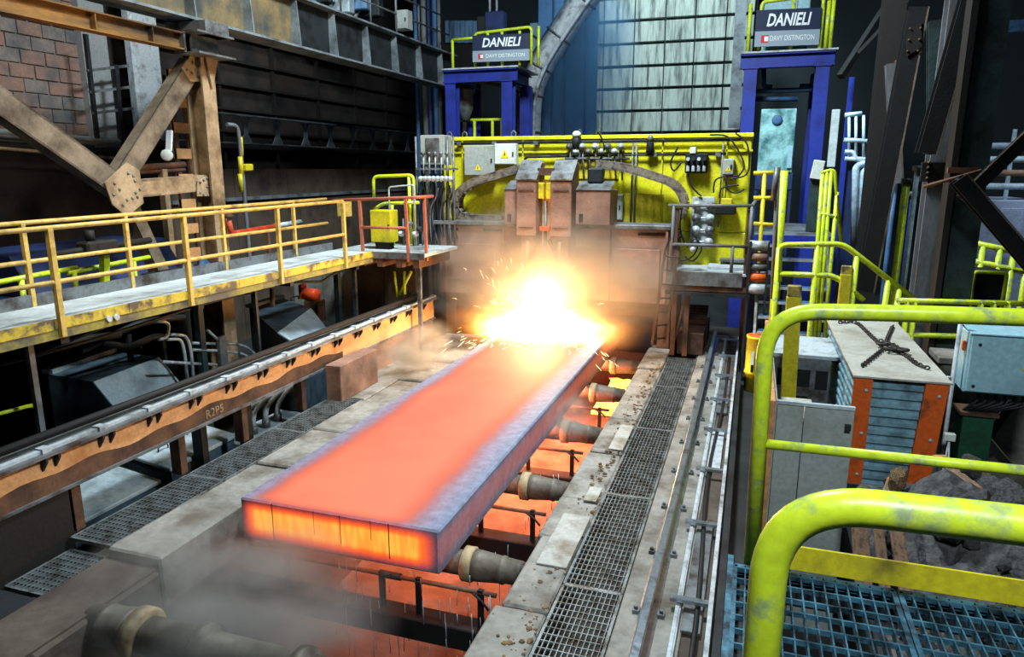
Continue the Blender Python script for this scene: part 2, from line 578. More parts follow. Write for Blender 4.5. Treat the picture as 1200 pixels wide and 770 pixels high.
ys = [1.0, 3.3, 4.55, 5.75, 6.7, 7.9, 9.2, 10.4, 11.6, 12.8, 14.2]
for i in range(len(ys) - 1):
    rr = random.Random(i + 40)
    dz = [-.12, -.1, .02, -.02, 0, .01, -.02, .01, 0, 0][i]
    MB().box(-5.48 + rr.uniform(-.03, .02), -4.83 + rr.uniform(-.04, .03), ys[i] + .012, ys[i + 1] - .012, -.85, LZ + dz).build('concrete_block', 'concrete' if i > 1 else 'concdark', ll, .02)
MB().box(-6.12, -5.5, 9.3, 14, -.8, LZ - .02).build('concrete_apron', 'concrete', ll, .02)
MB().box(-6.12, -5.5, 1, 3.9, -.8, LZ - .1).build('concrete_apron', 'darksteel', ll, .02)
# rubble crumbs and dust scale on the right ledge: nobody could count it
m = MB()
for k in range(420):
    rr = random.Random(k)
    m.rock((-1.34 - abs(rr.gauss(0, .13)), rr.uniform(3, 13), LZ + .008), rr.choice([.008, .012, .018, .03]), k, (1, 1, .6), 0)
tag(m.build('scale_crumbs', 'rubbletan'), 'crumbs of scale and grit scattered along the right concrete ledge', 'debris', None, 'stuff')


# ------------------------------------------------------------------ gratings
def grating(x0, x1, y0, y1, z, label, group, mat='grate', pitch=.042, cpitch=.085, individually=False, h=.035):
    t = T('floor_grating', label, 'grating', ((x0 + x1) / 2, (y0 + y1) / 2, z), group)
    f = MB()
    for a in (x0, x1):
        f.box(a - .012, a + .012, y0, y1, z - h, z)
    for a in (y0, y1):
        f.box(x0, x1, a - .012, a + .012, z - h, z)
    f.build('frame', mat, t)
    bars = MB()
    x = x0 + pitch
    while x < x1 - .01:
        if individually:
            MB().box(x - .003, x + .003, y0, y1, z - h, z).build('bearing_bar', mat, t)
        else:
            bars.box(x - .004, x + .004, y0, y1, z - h, z)
        x += pitch
    y = y0 + cpitch
    while y < y1 - .01:
        if individually:
            MB().box(x0, x1, y - .004, y + .004, z - .02, z + .001).build('cross_bar', mat, t)
        else:
            bars.box(x0, x1, y - .004, y + .004, z - .018, z + .001)
        y += cpitch
    if not individually:
        bars.build('bars', mat, t, kind='stuff')
    return t


gy = [2.4, 4.05, 5.35, 7.2, 9.35, 11.4, 13.3]
names = ['nearest grating panel between the right ledge and the rail, cut by the picture edge', 'grating panel on the right with a white crumb, one before the nearest', 'long grating panel beside the large pale plate on the right ledge',
         'grating panel at mid length of the right walkway beside the rail', 'next to farthest grating panel on the right walkway toward the sparks', 'farthest grating panel on the right, close to the sparks']
for i in range(6):
    grating(-1.31, -.82, gy[i] + .012, gy[i + 1] - .012, LZ, names[i], 'gratings along the right ledge')
gy = [3.95, 4.62, 6.15, 7.75, 9.28]
names = ['short dark grating at the near end below the left beam', 'grating panel below the left beam beside the near concrete block', 'grating panel below the left beam in front of the white cover',
         'grating panel below the left beam next to the brown screen box']
for i in range(4):
    grating(-6.0, -5.5, gy[i] + .012, gy[i + 1] - .012, LZ - (.12 if i == 0 else 0), names[i], 'gratings along the left ledge', pitch=.045, cpitch=.07)


# ------------------------------------------------------------------ the glowing slab
def slab_material():
    m = bpy.data.materials.new('glowing_steel_slab')
    m.use_nodes = True
    nt = m.node_tree
    L = nt.links.new
    b = nt.nodes['Principled BSDF']
    tc = nn(nt, 'ShaderNodeTexCoord')
    geo = nn(nt, 'ShaderNodeNewGeometry')
    sx = nn(nt, 'ShaderNodeSeparateXYZ')
    L(tc.outputs['Object'], sx.inputs[0])
    nrm = nn(nt, 'ShaderNodeSeparateXYZ')
    L(geo.outputs['True Normal'], nrm.inputs[0])

    def mr(src, a, b_, c=0., d=1., smooth=True):
        n = nn(nt, 'ShaderNodeMapRange')
        n.interpolation_type = 'SMOOTHSTEP' if smooth else 'LINEAR'
        for i, v in enumerate((a, b_, c, d)):
            n.inputs[i + 1].default_value = v
        L(src, n.inputs[0])
        return n.outputs[0]

    def ma(op, p, q):
        n = nn(nt, 'ShaderNodeMath', operation=op)
        for i, v in enumerate((p, q)):
            if isinstance(v, (int, float)):
                n.inputs[i].default_value = v
            else:
                L(v, n.inputs[i])
        return n.outputs[0]
    nz = nn(nt, 'ShaderNodeTexNoise', Scale=1.1, Detail=4.)
    L(tc.outputs['Object'], nz.inputs['Vector'])
    wob = ma('MULTIPLY', ma('SUBTRACT', nz.outputs[0], .5), .22)
    x = ma('ADD', sx.outputs[0], wob)
    left = mr(x, -1.12, -.62)                     # narrow cool strip along the left edge
    right = mr(x, 1.06, .42)                      # wide cool strip along the right edge
    front = mr(ma('ADD', sx.outputs[1], wob), -4.5, -4.34)
    top = mr(nrm.outputs[2], .5, .9)
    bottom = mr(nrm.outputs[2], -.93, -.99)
    face = mr(nrm.outputs[1], -.5, -.9)
    spk = nn(nt, 'ShaderNodeTexNoise', Scale=14., Detail=6., Roughness=.75)
    L(tc.outputs['Object'], spk.inputs['Vector'])
    pn = nn(nt, 'ShaderNodeTexNoise', Scale=.9, Detail=5.)
    L(tc.outputs['Object'], pn.inputs['Vector'])
    mott = ma('MULTIPLY', mr(pn.outputs[0], .35, .65, .84, 1.0), mr(spk.outputs[0], .66, .74, 1.0, .78))
    hot_top = ma('MULTIPLY', ma('MULTIPLY', ma('MULTIPLY', left, right), mott), mr(front, 0, 1, .55, 1, False))
    hz = mr(sx.outputs[2], .0, .16)
    hz2 = mr(sx.outputs[2], .43, .30)
    fx = ma('MULTIPLY', mr(sx.outputs[0], -1.05, -.86), mr(sx.outputs[0], 1.05, .8))
    grain = nn(nt, 'ShaderNodeTexNoise', Scale=7., Detail=6.)
    mp = nn(nt, 'ShaderNodeMapping')
    mp.inputs['Scale'].default_value = (3.5, 3.5, .35)
    L(tc.outputs['Object'], mp.inputs[0])
    L(mp.outputs[0], grain.inputs['Vector'])
    streak = mr(grain.outputs[0], .36, .62, .84, 1.)
    hot_face = ma('MULTIPLY', ma('MULTIPLY', fx, ma('MULTIPLY', hz, hz2)), streak)
    side = mr(nrm.outputs[0], .5, .9)
    hot_side = ma('MULTIPLY', ma('MULTIPLY', mr(sx.outputs[2], .02, .2, 0., 1.), mr(sx.outputs[2], .43, .3)), ma('MULTIPLY', streak, mr(sx.outputs[1], -4.0, 1.0, .26, .42)))
    heat = ma('ADD', ma('MULTIPLY', top, hot_top), ma('ADD', ma('MULTIPLY', face, hot_face), ma('ADD', ma('MULTIPLY', side, hot_side), bottom)))
    rt_ = nn(nt, 'ShaderNodeValToRGB')
    L(heat, rt_.inputs[0])
    e = rt_.color_ramp.elements
    e[0].position = 0; e[0].color = (.0, .0, .0, 1)
    e[1].position = 1; e[1].color = (1.0, .25, .115, 1)
    q = rt_.color_ramp.elements.new(.35); q.color = (.30, .06, .035, 1)
    q = rt_.color_ramp.elements.new(.7); q.color = (.95, .165, .07, 1)
    rf = nn(nt, 'ShaderNodeValToRGB')
    L(heat, rf.inputs[0])
    e = rf.color_ramp.elements
    e[0].position = 0; e[0].color = (0, 0, 0, 1)
    e[1].position = 1; e[1].color = (1.25, .52, .06, 1)
    q = rf.color_ramp.elements.new(.3); q.color = (.7, .05, .01, 1)
    q = rf.color_ramp.elements.new(.65); q.color = (1.1, .17, .02, 1)
    mx = nn(nt, 'ShaderNodeMix', data_type='RGBA')
    L(face, mx.inputs[0]); L(rt_.outputs[0], mx.inputs[6]); L(rf.outputs[0], mx.inputs[7])
    L(mx.outputs[2], b.inputs['Emission Color'])
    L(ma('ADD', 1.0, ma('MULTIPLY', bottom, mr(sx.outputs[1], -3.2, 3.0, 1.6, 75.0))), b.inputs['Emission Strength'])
    sc_ = nn(nt, 'ShaderNodeTexNoise', Scale=9., Detail=8., Roughness=.7)
    L(tc.outputs['Object'], sc_.inputs['Vector'])
    rc = nn(nt, 'ShaderNodeValToRGB')
    L(sc_.outputs[0], rc.inputs[0])
    rc.color_ramp.elements[0].position = .3; rc.color_ramp.elements[0].color = (*lin((92, 98, 116)), 1)
    rc.color_ramp.elements[1].position = .7; rc.color_ramp.elements[1].color = (*lin((130, 138, 158)), 1)
    mb_ = nn(nt, 'ShaderNodeMix', data_type='RGBA')
    L(mr(heat, .05, .7), mb_.inputs[0]); L(rc.outputs[0], mb_.inputs[6])
    mb_.inputs[7].default_value = (.035, .03, .03, 1)
    L(mb_.outputs[2], b.inputs['Base Color'])
    b.inputs['Roughness'].default_value = .7
    b.inputs['Specular IOR Level'].default_value = .15
    bp = nn(nt, 'ShaderNodeBump', Strength=.08, Distance=.01)
    L(sc_.outputs[0], bp.inputs['Height'])
    L(bp.outputs[0], b.inputs['Normal'])
    return m


slab = MB().box(-4.52, -2.42, 5.25, 14.2, -.43, 0)
so = slab.build('steel_slab', slab_material(), None, .018)
for (sx_, w_, l_) in ((-4.16, .008, .40), (-3.42, .005, .3), (-2.92, .008, .36), (-3.7, .003, .25), (-3.1, .003, .2)):
    MB().box(sx_, sx_ + w_, 5.247, 5.255, -l_, -.012).build('scale_streak', 'black', so)
tag(so, 'long glowing orange steel slab with cooler blue grey edges on the rolls', 'steel slab')

# ------------------------------------------------------------------ rolls
def sc_(prof, k):
    return [(d, r * k) for d, r in prof]


def roll(y, label):
    t = T('table_roll', label, 'roll', (-3.375, y, -.55), 'rolls of the slab table')
    q = 1.28 if y < 5 else 1.0      # the roll just ahead of the slab is the heavier kind
    a = V((-3.375, y, -.55))
    X = V((1, 0, 0))
    MB().lathe(a - X * 1.0, X, sc_([(0, .1), (.02, .118), (.5, .118), (.52, .155), (.6, .155), (.62, .118), (1.38, .118), (1.4, .155), (1.48, .155), (1.5, .118), (1.98, .118), (2.0, .1)] if y < 5 else [(0, .1), (.02, .118), (1.98, .118), (2.0, .1)], q), 28).build('barrel', 'roll', t)
    for s in (-1, 1):
        c = a + X * (s * 1.0)
        MB().lathe(c, X * s, sc_([(0, .14), (.012, .165), (.10, .165), (.112, .15)], q), 28).build('collar', 'collar', t)
        MB().lathe(c + X * s * .112, X * s, sc_([(0, .148), (.06, .145), (.26, .125), (.27, .132), (.3, .132), (.31, .12), (.46, .11)], q), 24).build('tapered_neck', 'roll', t)
        MB().lathe(c + X * s * .5, X * s, [(0, .09), (.16, .09)], 16).build('shaft', 'darksteel', t)
    return t


for y, l in ((3.9, 'nearest table roll at the bottom edge in front of the slab'), (5.7, 'table roll with tan collar under the front corner of the slab'), (7.5, 'second table roll under the slab, beside the large pale plate'), (9.4, 'third table roll under the slab, wrapped in steam'),
             (11.3, 'fourth table roll under the slab in the orange glow'), (13.1, 'farthest visible table roll below the sparks')):
    roll(y, l)

# spray headers between the rolls: a beam across the pit with posts carrying a pipe
def header(y, label, zt=-.64, k=0):
    t = T('spray_header', label, 'spray header', (-3.3, y, -1.2), 'spray headers across the pit')
    MB().box(-4.83, -1.73, y - .11, y + .11, -1.2, -.98).build('cross_beam', 'black', t, .01)
    MB().tube([(-4.6, y, zt), (-1.95, y, zt)], .022, 8).build('pipe', 'rust', t)
    for x in (-4.15, -3.1, -2.72, -2.1):
        MB().bar((x, y, -1.0), (x, y, zt + .03), .05, .04, (0, 1, 0)).build('post', 'black', t)
    for x in (-3.05, -2.95):
        MB().cyl((x - .05, y, zt), (x + .05, y, zt), .034, 8).build('clamp', 'darksteel', t)
    MB().tube([(-2.2, y, zt), (-2.05, y - .1, zt - .02), (-1.98, y - .12, zt - .08)], .012, 6).build('nozzle', 'black', t)


header(5.42, 'nearest black spray header across the pit in front of the slab face')
header(7.05, 'spray header in the red glow between first and second roll')
header(8.9, 'spray header in the red glow between second and third roll')
header(10.75, 'spray header in the orange glow between third and fourth roll')

# ------------------------------------------------------------------ right rail with clips, cable ladder
t = T('crane_rail', 'long polished rail along the right ledge running toward the gantry', 'rail', (-.57, 8, LZ))
MB().profile((-.57, 1.5, LZ), (-.57, 15.2, LZ), [(-.075, 0), (.075, 0), (.075, .012), (.012, .03), (.012, .10), (.036, .115), (.036, .15), (.028, .158), (-.028, .158), (-.036, .15), (-.036, .115), (-.012, .10), (-.012, .03), (-.075, .012)]).build('rail_profile', 'railsteel', t)
y = 2.3
while y < 14.5:
    for s in (-1, 1):
        MB().box(-.57 + s * .07, -.57 + s * .125, y - .035, y + .035, LZ, LZ + .03).cyl((-.57 + s * .1, y, LZ + .03), (-.57 + s * .1, y, LZ + .055), .016, 6).build('rail_clip', 'steel', t)
    y += .95
tr = T('cable_ladder', 'long cable ladder in the trench right of the rail', 'cable ladder', (-.2, 8, LZ))
MB().channel((-.34, 1.5, LZ + .02), (-.34, 15, LZ + .02), .07, -.03).build('side_rail', 'lightsteel', tr)
MB().channel((-.12, 1.5, LZ + .05), (-.12, 15, LZ + .05), .11, .035).build('side_rail', 'lightsteel', tr)
y = 2.6
while y < 14.8:
    MB().box(-.42, -.1, y - .03, y + .03, LZ + .07, LZ + .1).build('rung', 'railsteel', tr)
    y += 1.35
k = 0
for (y0, y1) in ((2.2, 3.5), (5.0, 6.9), (8.2, 9.6), (10.3, 12.2)):
    MB().box(-.31, -.16, y0, y1, LZ - .02, LZ + .015).build('infill_plate', ['lightsteel', 'steel'][k % 2], tr, .004)
    k += 1
m = MB().tube(smoothcurve([(-.26, 2, LZ + .03), (-.2, 5, LZ + .035), (-.28, 8, LZ + .03), (-.22, 11, LZ + .03), (-.25, 14.8, LZ + .03)]), .02, 6)
m.build('power_cable', 'cable', tr)
tag(MB().box(-.07, .0, 2.4, 12.5, LZ - .2, LZ + .04).build('trench_edge_plate', 'darksteel', None, .005), 'dark edge plate along the trench below the operator stand', 'edge plate')


# ------------------------------------------------------------------ torch cutting gantry
GY = 14.6                       # front face of the yellow beam
t = T('gantry_beam', 'lemon yellow box beam of the cutting gantry spanning the table', 'gantry', (-3.2, GY + .3, 1.9))
MB().box(-6.42, -.1, GY, GY + .6, 1.9, 3.72).build('box_beam', 'gantryyellow', t, .02)
MB().box(-1.34, -.1, GY, GY + .6, 1.2, 1.9).build('end_panel', 'gantryyellow', t, .02)
MB().box(-6.45, -.08, GY - .06, GY + .64, 3.68, 3.76).build('top_flange', 'gantryyellow', t, .01)
MB().box(-6.45, -.08, GY - .05, GY, 3.42, 3.46).build('stiffener', 'gantryyellow', t)
for x in (-6.3, -5.95, -4.6, -1.75, -.55):
    MB().box(x - .012, x + .012, GY - .05, GY, 1.95, 3.68).build('stiffener', 'gantryyellow', t)
for (x0, x1, z0, z1) in ((-2.45, -1.7, 1.98, 2.62), (-4.95, -4.62, 1.98, 2.5), (-5.5, -5.1, 1.98, 2.4), (-3.9, -2.6, 2.9, 3.3)):
    MB().box(x0, x1, GY - .03, GY, z0, z1).build('cover_panel', 'yellow', t, .008)
for x in (-6.35, -6.0, -4.9, -3.5, -3.1):
    MB().tube([(x, GY + .1, 3.76), (x, GY + .1, 3.84), (x + .05, GY + .1, 3.88), (x + .1, GY + .1, 3.84), (x + .1, GY + .1, 3.76)], .012, 6).build('lifting_eye', 'steel', t)
c = T('conduit_run', 'dark conduits running along the top of the yellow gantry beam', 'conduit', (-3, GY - .08, 3.5))
MB().tube([(-6.1, GY - .09, 3.62), (-.3, GY - .09, 3.64)], .028, 8).build('conduit', 'darksteel', c)
MB().tube([(-4.0, GY - .09, 3.36), (-.55, GY - .09, 3.38)], .022, 8).build('conduit', 'darksteel', c)
MB().tube(bend([(-4.55, GY - .09, 2.85), (-4.55, GY - .09, 3.34), (-3.2, GY - .09, 3.36)], .1), .026, 8).build('conduit', 'darksteel', c)
for x in (-.62, -2.25, -2.32):
    MB().tube([(x, GY - .09, 2.0), (x, GY - .09, 3.6)], .018, 6).build('drop_conduit', 'steel', c)
for x in (-6.0, -5.2, -4.3, -3.4, -2.6, -1.9, -1.2, -.7):
    MB().box(x - .05, x + .05, GY - .13, GY, 3.33 if x > -4 else 3.58, 3.42 if x > -4 else 3.66).build('clamp', 'steel', c)
lam = T('warning_lamp', 'small dark lamp with pale cap on top of the gantry beam', 'lamp', (-3.45, GY - .02, 3.62))
MB().lathe((-3.45, GY - .12, 3.5), (0, 0, 1), [(0, .05), (.02, .09), (.2, .1), (.22, .06)], 14).build('housing', 'darksteel', lam)
MB().lathe((-3.45, GY - .12, 3.72), (0, 0, 1), [(0, .09), (.08, .085), (.12, .04)], 14).build('cap', 'palebox', lam)
lam = T('warning_lamp', 'black lamp hanging at the right of the gantry beam top', 'lamp', (-2.05, GY - .02, 3.45))
MB().lathe((-1.98, GY - .14, 3.4), (0, 0, 1), [(0, .05), (.02, .08), (.2, .07), (.22, .04)], 14).build('housing', 'black', lam)
MB().lathe((-1.98, GY - .14, 3.62), (0, 0, 1), [(0, .05), (.08, .05), (.12, .02)], 12).build('cap', 'steel', lam)


def cabinet(name, label, x0, x1, z0, z1, y, d, mat, warn=None, parentcat='cabinet'):
    t = T(name, label, parentcat, ((x0 + x1) / 2, y + d / 2, z0))
    MB().box(x0, x1, y + .025, y + d, z0, z1).build('body', mat, t, .008)
    MB().box(x0 + .015, x1 - .015, y, y + .03, z0 + .015, z1 - .015).build('door', mat, t, .006)
    MB().box(x1 - .07, x1 - .04, y - .015, y, (z0 + z1) / 2 - .04, (z0 + z1) / 2 + .04).build('latch', 'darksteel', t)
    if warn:
        for (cx, cz, s) in warn:
            MB().prism([(cx - s, y - .006, cz - s * .8), (cx + s, y - .006, cz - s * .8), (cx, y - .006, cz + s)], (0, .004, 0)).build('warning_label', 'warn', t)
            MB().prism([(cx - s * .18, y - .009, cz - s * .45), (cx + s * .18, y - .009, cz - s * .2), (cx + s * .06, y - .009, cz + s * .6), (cx - s * .1, y - .009, cz)], (0, .004, 0)).build('bolt_mark', 'black', t)
    return t


P = lambda x, y, Y: at(x, y, Y=Y)
a, b = P(544, 206, 14.35), P(579, 170, 14.35)
cabinet('control_cabinet', 'larger grey control cabinet on the left of the yellow gantry', a.x, b.x, a.z, b.z, 14.33, .2, 'greybox', [((a.x + b.x) / 2 - .02, a.z + .17, .07)])
a, b = P(579, 193, 14.32), P(604, 168, 14.32)
cabinet('control_cabinet', 'pale control cabinet with yellow warning triangle on the gantry', a.x, b.x, a.z, b.z, 14.32, .21, 'palebox', [((a.x + b.x) / 2, (a.z + b.z) / 2, .09)])
a, b = P(846, 205, 14.4), P(861, 186, 14.4)
cabinet('junction_box', 'small grey junction box with warning triangle at the gantry right end', a.x, b.x, a.z, b.z, 14.4, .18, 'greybox', [((a.x + b.x) / 2, a.z + .11, .05)], 'junction box')
a, b = P(716, 258, 14.45), P(730, 228, 14.45)
cabinet('junction_box', 'dull yellow grey box low on the gantry beam behind the smoke', a.x, b.x, a.z, b.z, 14.42, .16, 'greybox', None, 'junction box')
# black valve manifold
a, b = P(802, 203, 14.4), P(830, 180, 14.4)
t = T('valve_manifold', 'black valve manifold with silver fittings on the yellow gantry', 'valve block', ((a.x + b.x) / 2, 14.5, a.z))
MB().box(a.x, b.x, 14.42, 14.58, a.z, b.z).build('block', 'black', t, .02)
for i in range(4):
    x = a.x + .06 + i * (b.x - a.x - .12) / 3
    MB().cyl((x, 14.42, b.z - .1), (x, 14.3, b.z - .1), .035, 10).build('solenoid', 'darksteel' if i % 2 else 'lightsteel', t)
    MB().box(x - .03, x + .03, 14.36, 14.42, a.z + .03, a.z + .14).build('fitting', 'lightsteel', t, .01)
MB().box((a.x + b.x) / 2 - .13, (a.x + b.x) / 2 - .02, 14.4, 14.56, b.z, b.z + .12).build('head', 'palebox', t, .01)
# pale valve plate with pipework
a, b = P(808, 290, 14.45), P(838, 231, 14.45)
t = T('valve_plate', 'pale blue grey gas valve plate with round regulators behind the platform rail', 'valve plate', ((a.x + b.x) / 2, 14.5, a.z))
MB().box(a.x, b.x, 14.47, 14.55, a.z, b.z).build('back_plate', 'lightsteel', t, .008)
for i in range(4):
    for j in range(2):
        x = a.x + .1 + j * .26
        z = a.z + .12 + i * .23
        MB().lathe((x, 14.47, z), (0, -1, 0), [(0, .05), (.05, .05), (.06, .085), (.1, .085), (.11, .04), (.16, .03)], 12).build('regulator', ['steel', 'lightsteel'][(i + j) % 2], t)
    MB().tube([(a.x + .05, 14.42, a.z + .12 + i * .23), (b.x - .02, 14.42, a.z + .12 + i * .23)], .02, 8).build('pipe', 'pipe', t)
# loose cables on the gantry right
cb = T('cable_bundle', 'loose black cables looping down the gantry right end', 'cables', (-.6, 14.45, 2.2))
for pts in ([(795, 172), (786, 190), (790, 200), (799, 190)], [(806, 204), (812, 220), (822, 230)], [(836, 226), (838, 212), (848, 207), (866, 206)], [(862, 156), (875, 168), (878, 190), (874, 205), (856, 210)],
            [(832, 158), (852, 160), (866, 178), (872, 196), (862, 210)], [(850, 207), (853, 222), (862, 226), (872, 222)], [(843, 232), (845, 222), (854, 218), (866, 217)], [(702, 155), (708, 172), (704, 190), (712, 240), (722, 262)]):
    MB().tube(smoothcurve([P(x, y, 14.44) for x, y in pts], 5), .018, 6).build('cable', 'cable', cb)

# ---- brown crossbeam carrying the torches
t = T('torch_crossbeam', 'brown heat stained crossbeam with dark slots below the yellow beam', 'crossbeam', (-3.8, 14.1, .6))
MB().box(-6.2, -1.36, 13.8, 14.48, .55, 1.98).build('front_plate', 'brownplate', t, .015)
MB().box(-6.28, -1.44, 13.72, 14.5, 1.98, 2.06).build('top_plate', 'steel', t, .01)
for (x0, x1) in ((-6.1, -5.75), (-5.2, -4.8), (-2.05, -1.55)):
    MB().box(x0, x1, 13.78, 13.83, 1.86, 1.91).build('slot', 'black', t)
for x in (-6.05, -4.75, -2.6, -1.5):
    MB().box(x - .02, x + .02, 13.74, 13.8, .58, 1.95).build('rib', 'brownplate', t)
for x in (-6.0, -1.5):
    MB().box(x - .12, x + .12, 13.9, 14.4, -.35, .55).build('leg', 'rust', t, .01)
MB().box(-6.1, -1.4, 13.95, 14.2, .25, .55).build('lower_web', 'rust', t, .01)
for (x0, x1) in ((-5.95, -5.0), (-2.5, -1.62)):
    MB().box(x0, x1, 13.76, 13.8, .85, 1.6).build('access_panel', 'brownplate', t, .006)

# ---- two torch carriages
def carriage(x0, x1, label, s):
    t = T('torch_carriage', label, 'torch carriage', ((x0 + x1) / 2, 13.3, 1.2), 'torch carriages on the crossbeam')
    m = MB()
    m.prism([(x0, 13.1, 1.86), (x0, 13.7, 1.86), (x0, 13.7, 3.22), (x0, 13.5, 3.22), (x0, 13.1, 2.88)], (x1 - x0, 0, 0))
    m.build('housing', 'brownplate', t, .012)
    MB().hexa([(x0 - .015, 13.08, 2.89), (x1 + .015, 13.08, 2.89), (x1 + .015, 13.5, 3.25), (x0 - .015, 13.5, 3.25), (x0 - .015, 13.07, 2.91), (x1 + .015, 13.07, 2.91), (x1 + .015, 13.5, 3.27), (x0 - .015, 13.5, 3.27)]).build('sloping_hood', 'steel', t)
    MB().box(x0 + .06, x1 - .06, 13.2, 13.8, .95, 1.86).build('lower_guide', 'brownplate', t, .01)
    xc = (x0 + x1) / 2 - s * .14
    MB().bar((xc - s * .1, 13.15, 1.8), (xc + s * .12, 13.15, 1.35), .06, .05).build('strut', 'rust', t)
    MB().cyl((xc + s * .12, 13.15, 1.75), (xc + s * .14, 13.12, .55), .035, 12).build('torch_tube', 'tan', t)
    MB().lathe((xc + s * .14, 13.12, .55), (0, 0, -1), [(0, .05), (.12, .05), (.22, .025)], 12).build('torch_nozzle', 'rust', t)
    for z in (2.0, 2.7):
        MB().box(x0 + .05, x1 - .05, 13.085, 13.1, z, z + .02).build('seam', 'rust', t)
    return t


carriage(-4.27, -3.88, 'left brown torch carriage with sloping grey hood over the flame', -1)
carriage(-3.6, -3.2, 'right brown torch carriage with sloping grey hood over the flame', 1)
t = T('torch_bracket', 'orange bracket with yellow blocks between the two torch carriages', 'bracket', (-3.74, 13.4, 1.2))
MB().box(-3.83, -3.65, 13.35, 13.6, 1.0, 2.9).build('tongue', 'orangeface', t, .01)
MB().box(-3.87, -3.76, 13.2, 13.35, 2.55, 2.85).build('block', 'yellow', t, .01)
MB().box(-3.72, -3.61, 13.2, 13.35, 2.55, 2.85).build('block', 'yellow', t, .01)
MB().box(-3.84, -3.64, 13.2, 13.4, 1.95, 2.03).build('clamp', 'orange', t, .01)
MB().cyl((-3.74, 13.28, 2.5), (-3.74, 13.28, 1.0), .03, 10).build('rod', 'steel', t)
MB().box(-3.9, -3.58, 13.25, 13.6, 2.98, 3.12).build('cross_strap', 'rust', t, .01)
for x0, x1, z0, z1, l in ((-4.56, -4.29, 2.05, 2.72, 'brown drive box left of the torch carriages'), (-3.15, -2.5, 2.08, 2.72, 'brown drive box right of the torch carriages in the smoke')):
    t = T('drive_box', l, 'drive box', ((x0 + x1) / 2, 13.4, z0))
    MB().box(x0, x1, 13.25, 14.0, z0 if z0 > 2.06 else 2.06, z1).build('body', 'brownplate', t, .012)
    MB().prism([(x0, 13.23, z1), (x1, 13.23, z1), (x1, 13.6, z1 + .14), (x0, 13.6, z1 + .14)], (0, .05, .02)).build('hood', 'steel', t)
    MB().box(x0 + .07, x0 + .14, 13.22, 13.25, z0 + .05, z0 + .2).build('vent', 'black', t)
    if z0 > 2.06:
        MB().box(x0 + .15, x0 + .45, 13.5, 13.7, z1 + .12, z1 + .4).build('motor', 'darksteel', t, .03)


# ---- energy chains (each link a part)
def echain(pts, Y, w, label):
    path = smoothcurve([P(x, y, Y) for x, y in pts], 8)
    t = T('cable_chain', label, 'cable chain', path[-1])
    acc, last = 0., path[0]
    seg = .14
    res = [path[0]]
    for p in path[1:]:
        d = (p - last).length
        while acc + d >= seg:
            k = (seg - acc) / d
            last = last.lerp(p, k)
            res.append(last.copy())
            d = (p - last).length
            acc = 0
        acc += d
        last = p
    for i in range(len(res) - 1):
        a, b = res[i], res[i + 1]
        d = (b - a)
        n = V((0, 1, 0)).cross(d).normalized()
        m = MB()
        for yy in (-w / 2, w / 2 - .03):
            o = V((0, yy, 0))
            m.prism([a + o - n * .078 - d * .05, a + o + n * .078 - d * .05, b + o + n * .078 - d * .02, b + o - n * .078 - d * .02], (0, .03, 0))
        for k in (-.055, .055):
            m.bar(a + d * .5 + n * k - V((0, w / 2, 0)), a + d * .5 + n * k + V((0, w / 2, 0)), .06, .012, n)
        m.build('link', 'echain', t)
    return t


echain([(612, 197), (585, 205), (555, 214), (538, 228), (536, 244), (546, 254), (565, 256), (598, 256)], 14.2, .3, 'dusty cable chain curling in a C left of the torch carriages')
echain([(700, 192), (730, 196), (765, 206), (790, 216), (802, 234), (800, 250), (788, 257)], 14.2, .3, 'dusty cable chain curving down right of the torch carriages')

# ------------------------------------------------------------------ work platform at the right end of the gantry
PZ = 1.25
t = T('work_platform', 'steel work platform with pale deck plates at the gantry right end', 'platform', (-.7, 14, .8))
MB().box(-1.34, .02, 13.45, 14.58, PZ - .05, PZ).build('deck', 'lightsteel', t, .006)
MB().box(-.75, -.1, 13.95, 14.5, PZ, PZ + .05).build('deck_plate', 'lightsteel', t, .006)
MB().box(-.55, .0, 14.35, 14.58, PZ + .1, PZ + .16).build('deck_plate', 'steel', t, .006)
MB().box(-1.42, -.1, 13.38, 13.42, PZ - .24, PZ + .02).build('toe_plate', 'steel', t, .004)
MB().channel((-1.5, 13.42, PZ - .3), (.06, 13.42, PZ - .3), .1, -.06).build('edge_beam', 'rust', t)
MB().channel((-1.3, 14.5, PZ - .14), (.06, 14.5, PZ - .14), .16, .06).build('edge_beam', 'rust', t)
for x, y in ((-1.05, 13.5), (-1.28, 13.5), (-.05, 14.6), (-1.3, 14.6)):
    MB().bar((x, y, LZ), (x, y, PZ - .2), .09, .09, (0, 1, 0)).build('leg', 'rust', t)
MB().bar((-1.28, 13.5, LZ + .1), (-1.05, 13.5, PZ - .3), .04, .04).build('brace', 'rust', t)
MB().box(-1.45, .05, 13.35, 13.55, PZ - .42, PZ - .36).build('tie', 'darksteel', t)
t2 = railing('guard_rail', 'grey brown tube guard rail around the work platform', 'guard rail', [('top_rail', [(-1.47, 13.44, 2.45), (.02, 13.44, 2.47)]), ('mid_rail', [(-1.38, 13.44, 1.75), (-.02, 13.44, 1.75)])],
             [((-1.37, 13.44, PZ), (-1.37, 13.44, 2.45)), ((-.3, 13.44, PZ), (-.3, 13.44, 1.75)), ((-.02, 13.44, PZ), (-.02, 13.44, 2.46))], 'colgrey', .03)
MB().tube([(-.02, 13.44, 2.47), (.1, 13.9, 2.62)], .035, 8).build('return_rail', 'colgrey', t2)
MB().box(-1.36, -1.28, 13.45, 13.55, PZ, 2.4).build('flat_post', 'rust', t2)
MB().box(-.09, -.02, 13.47, 13.6, PZ, 2.4).build('flat_post', 'rust', t2)
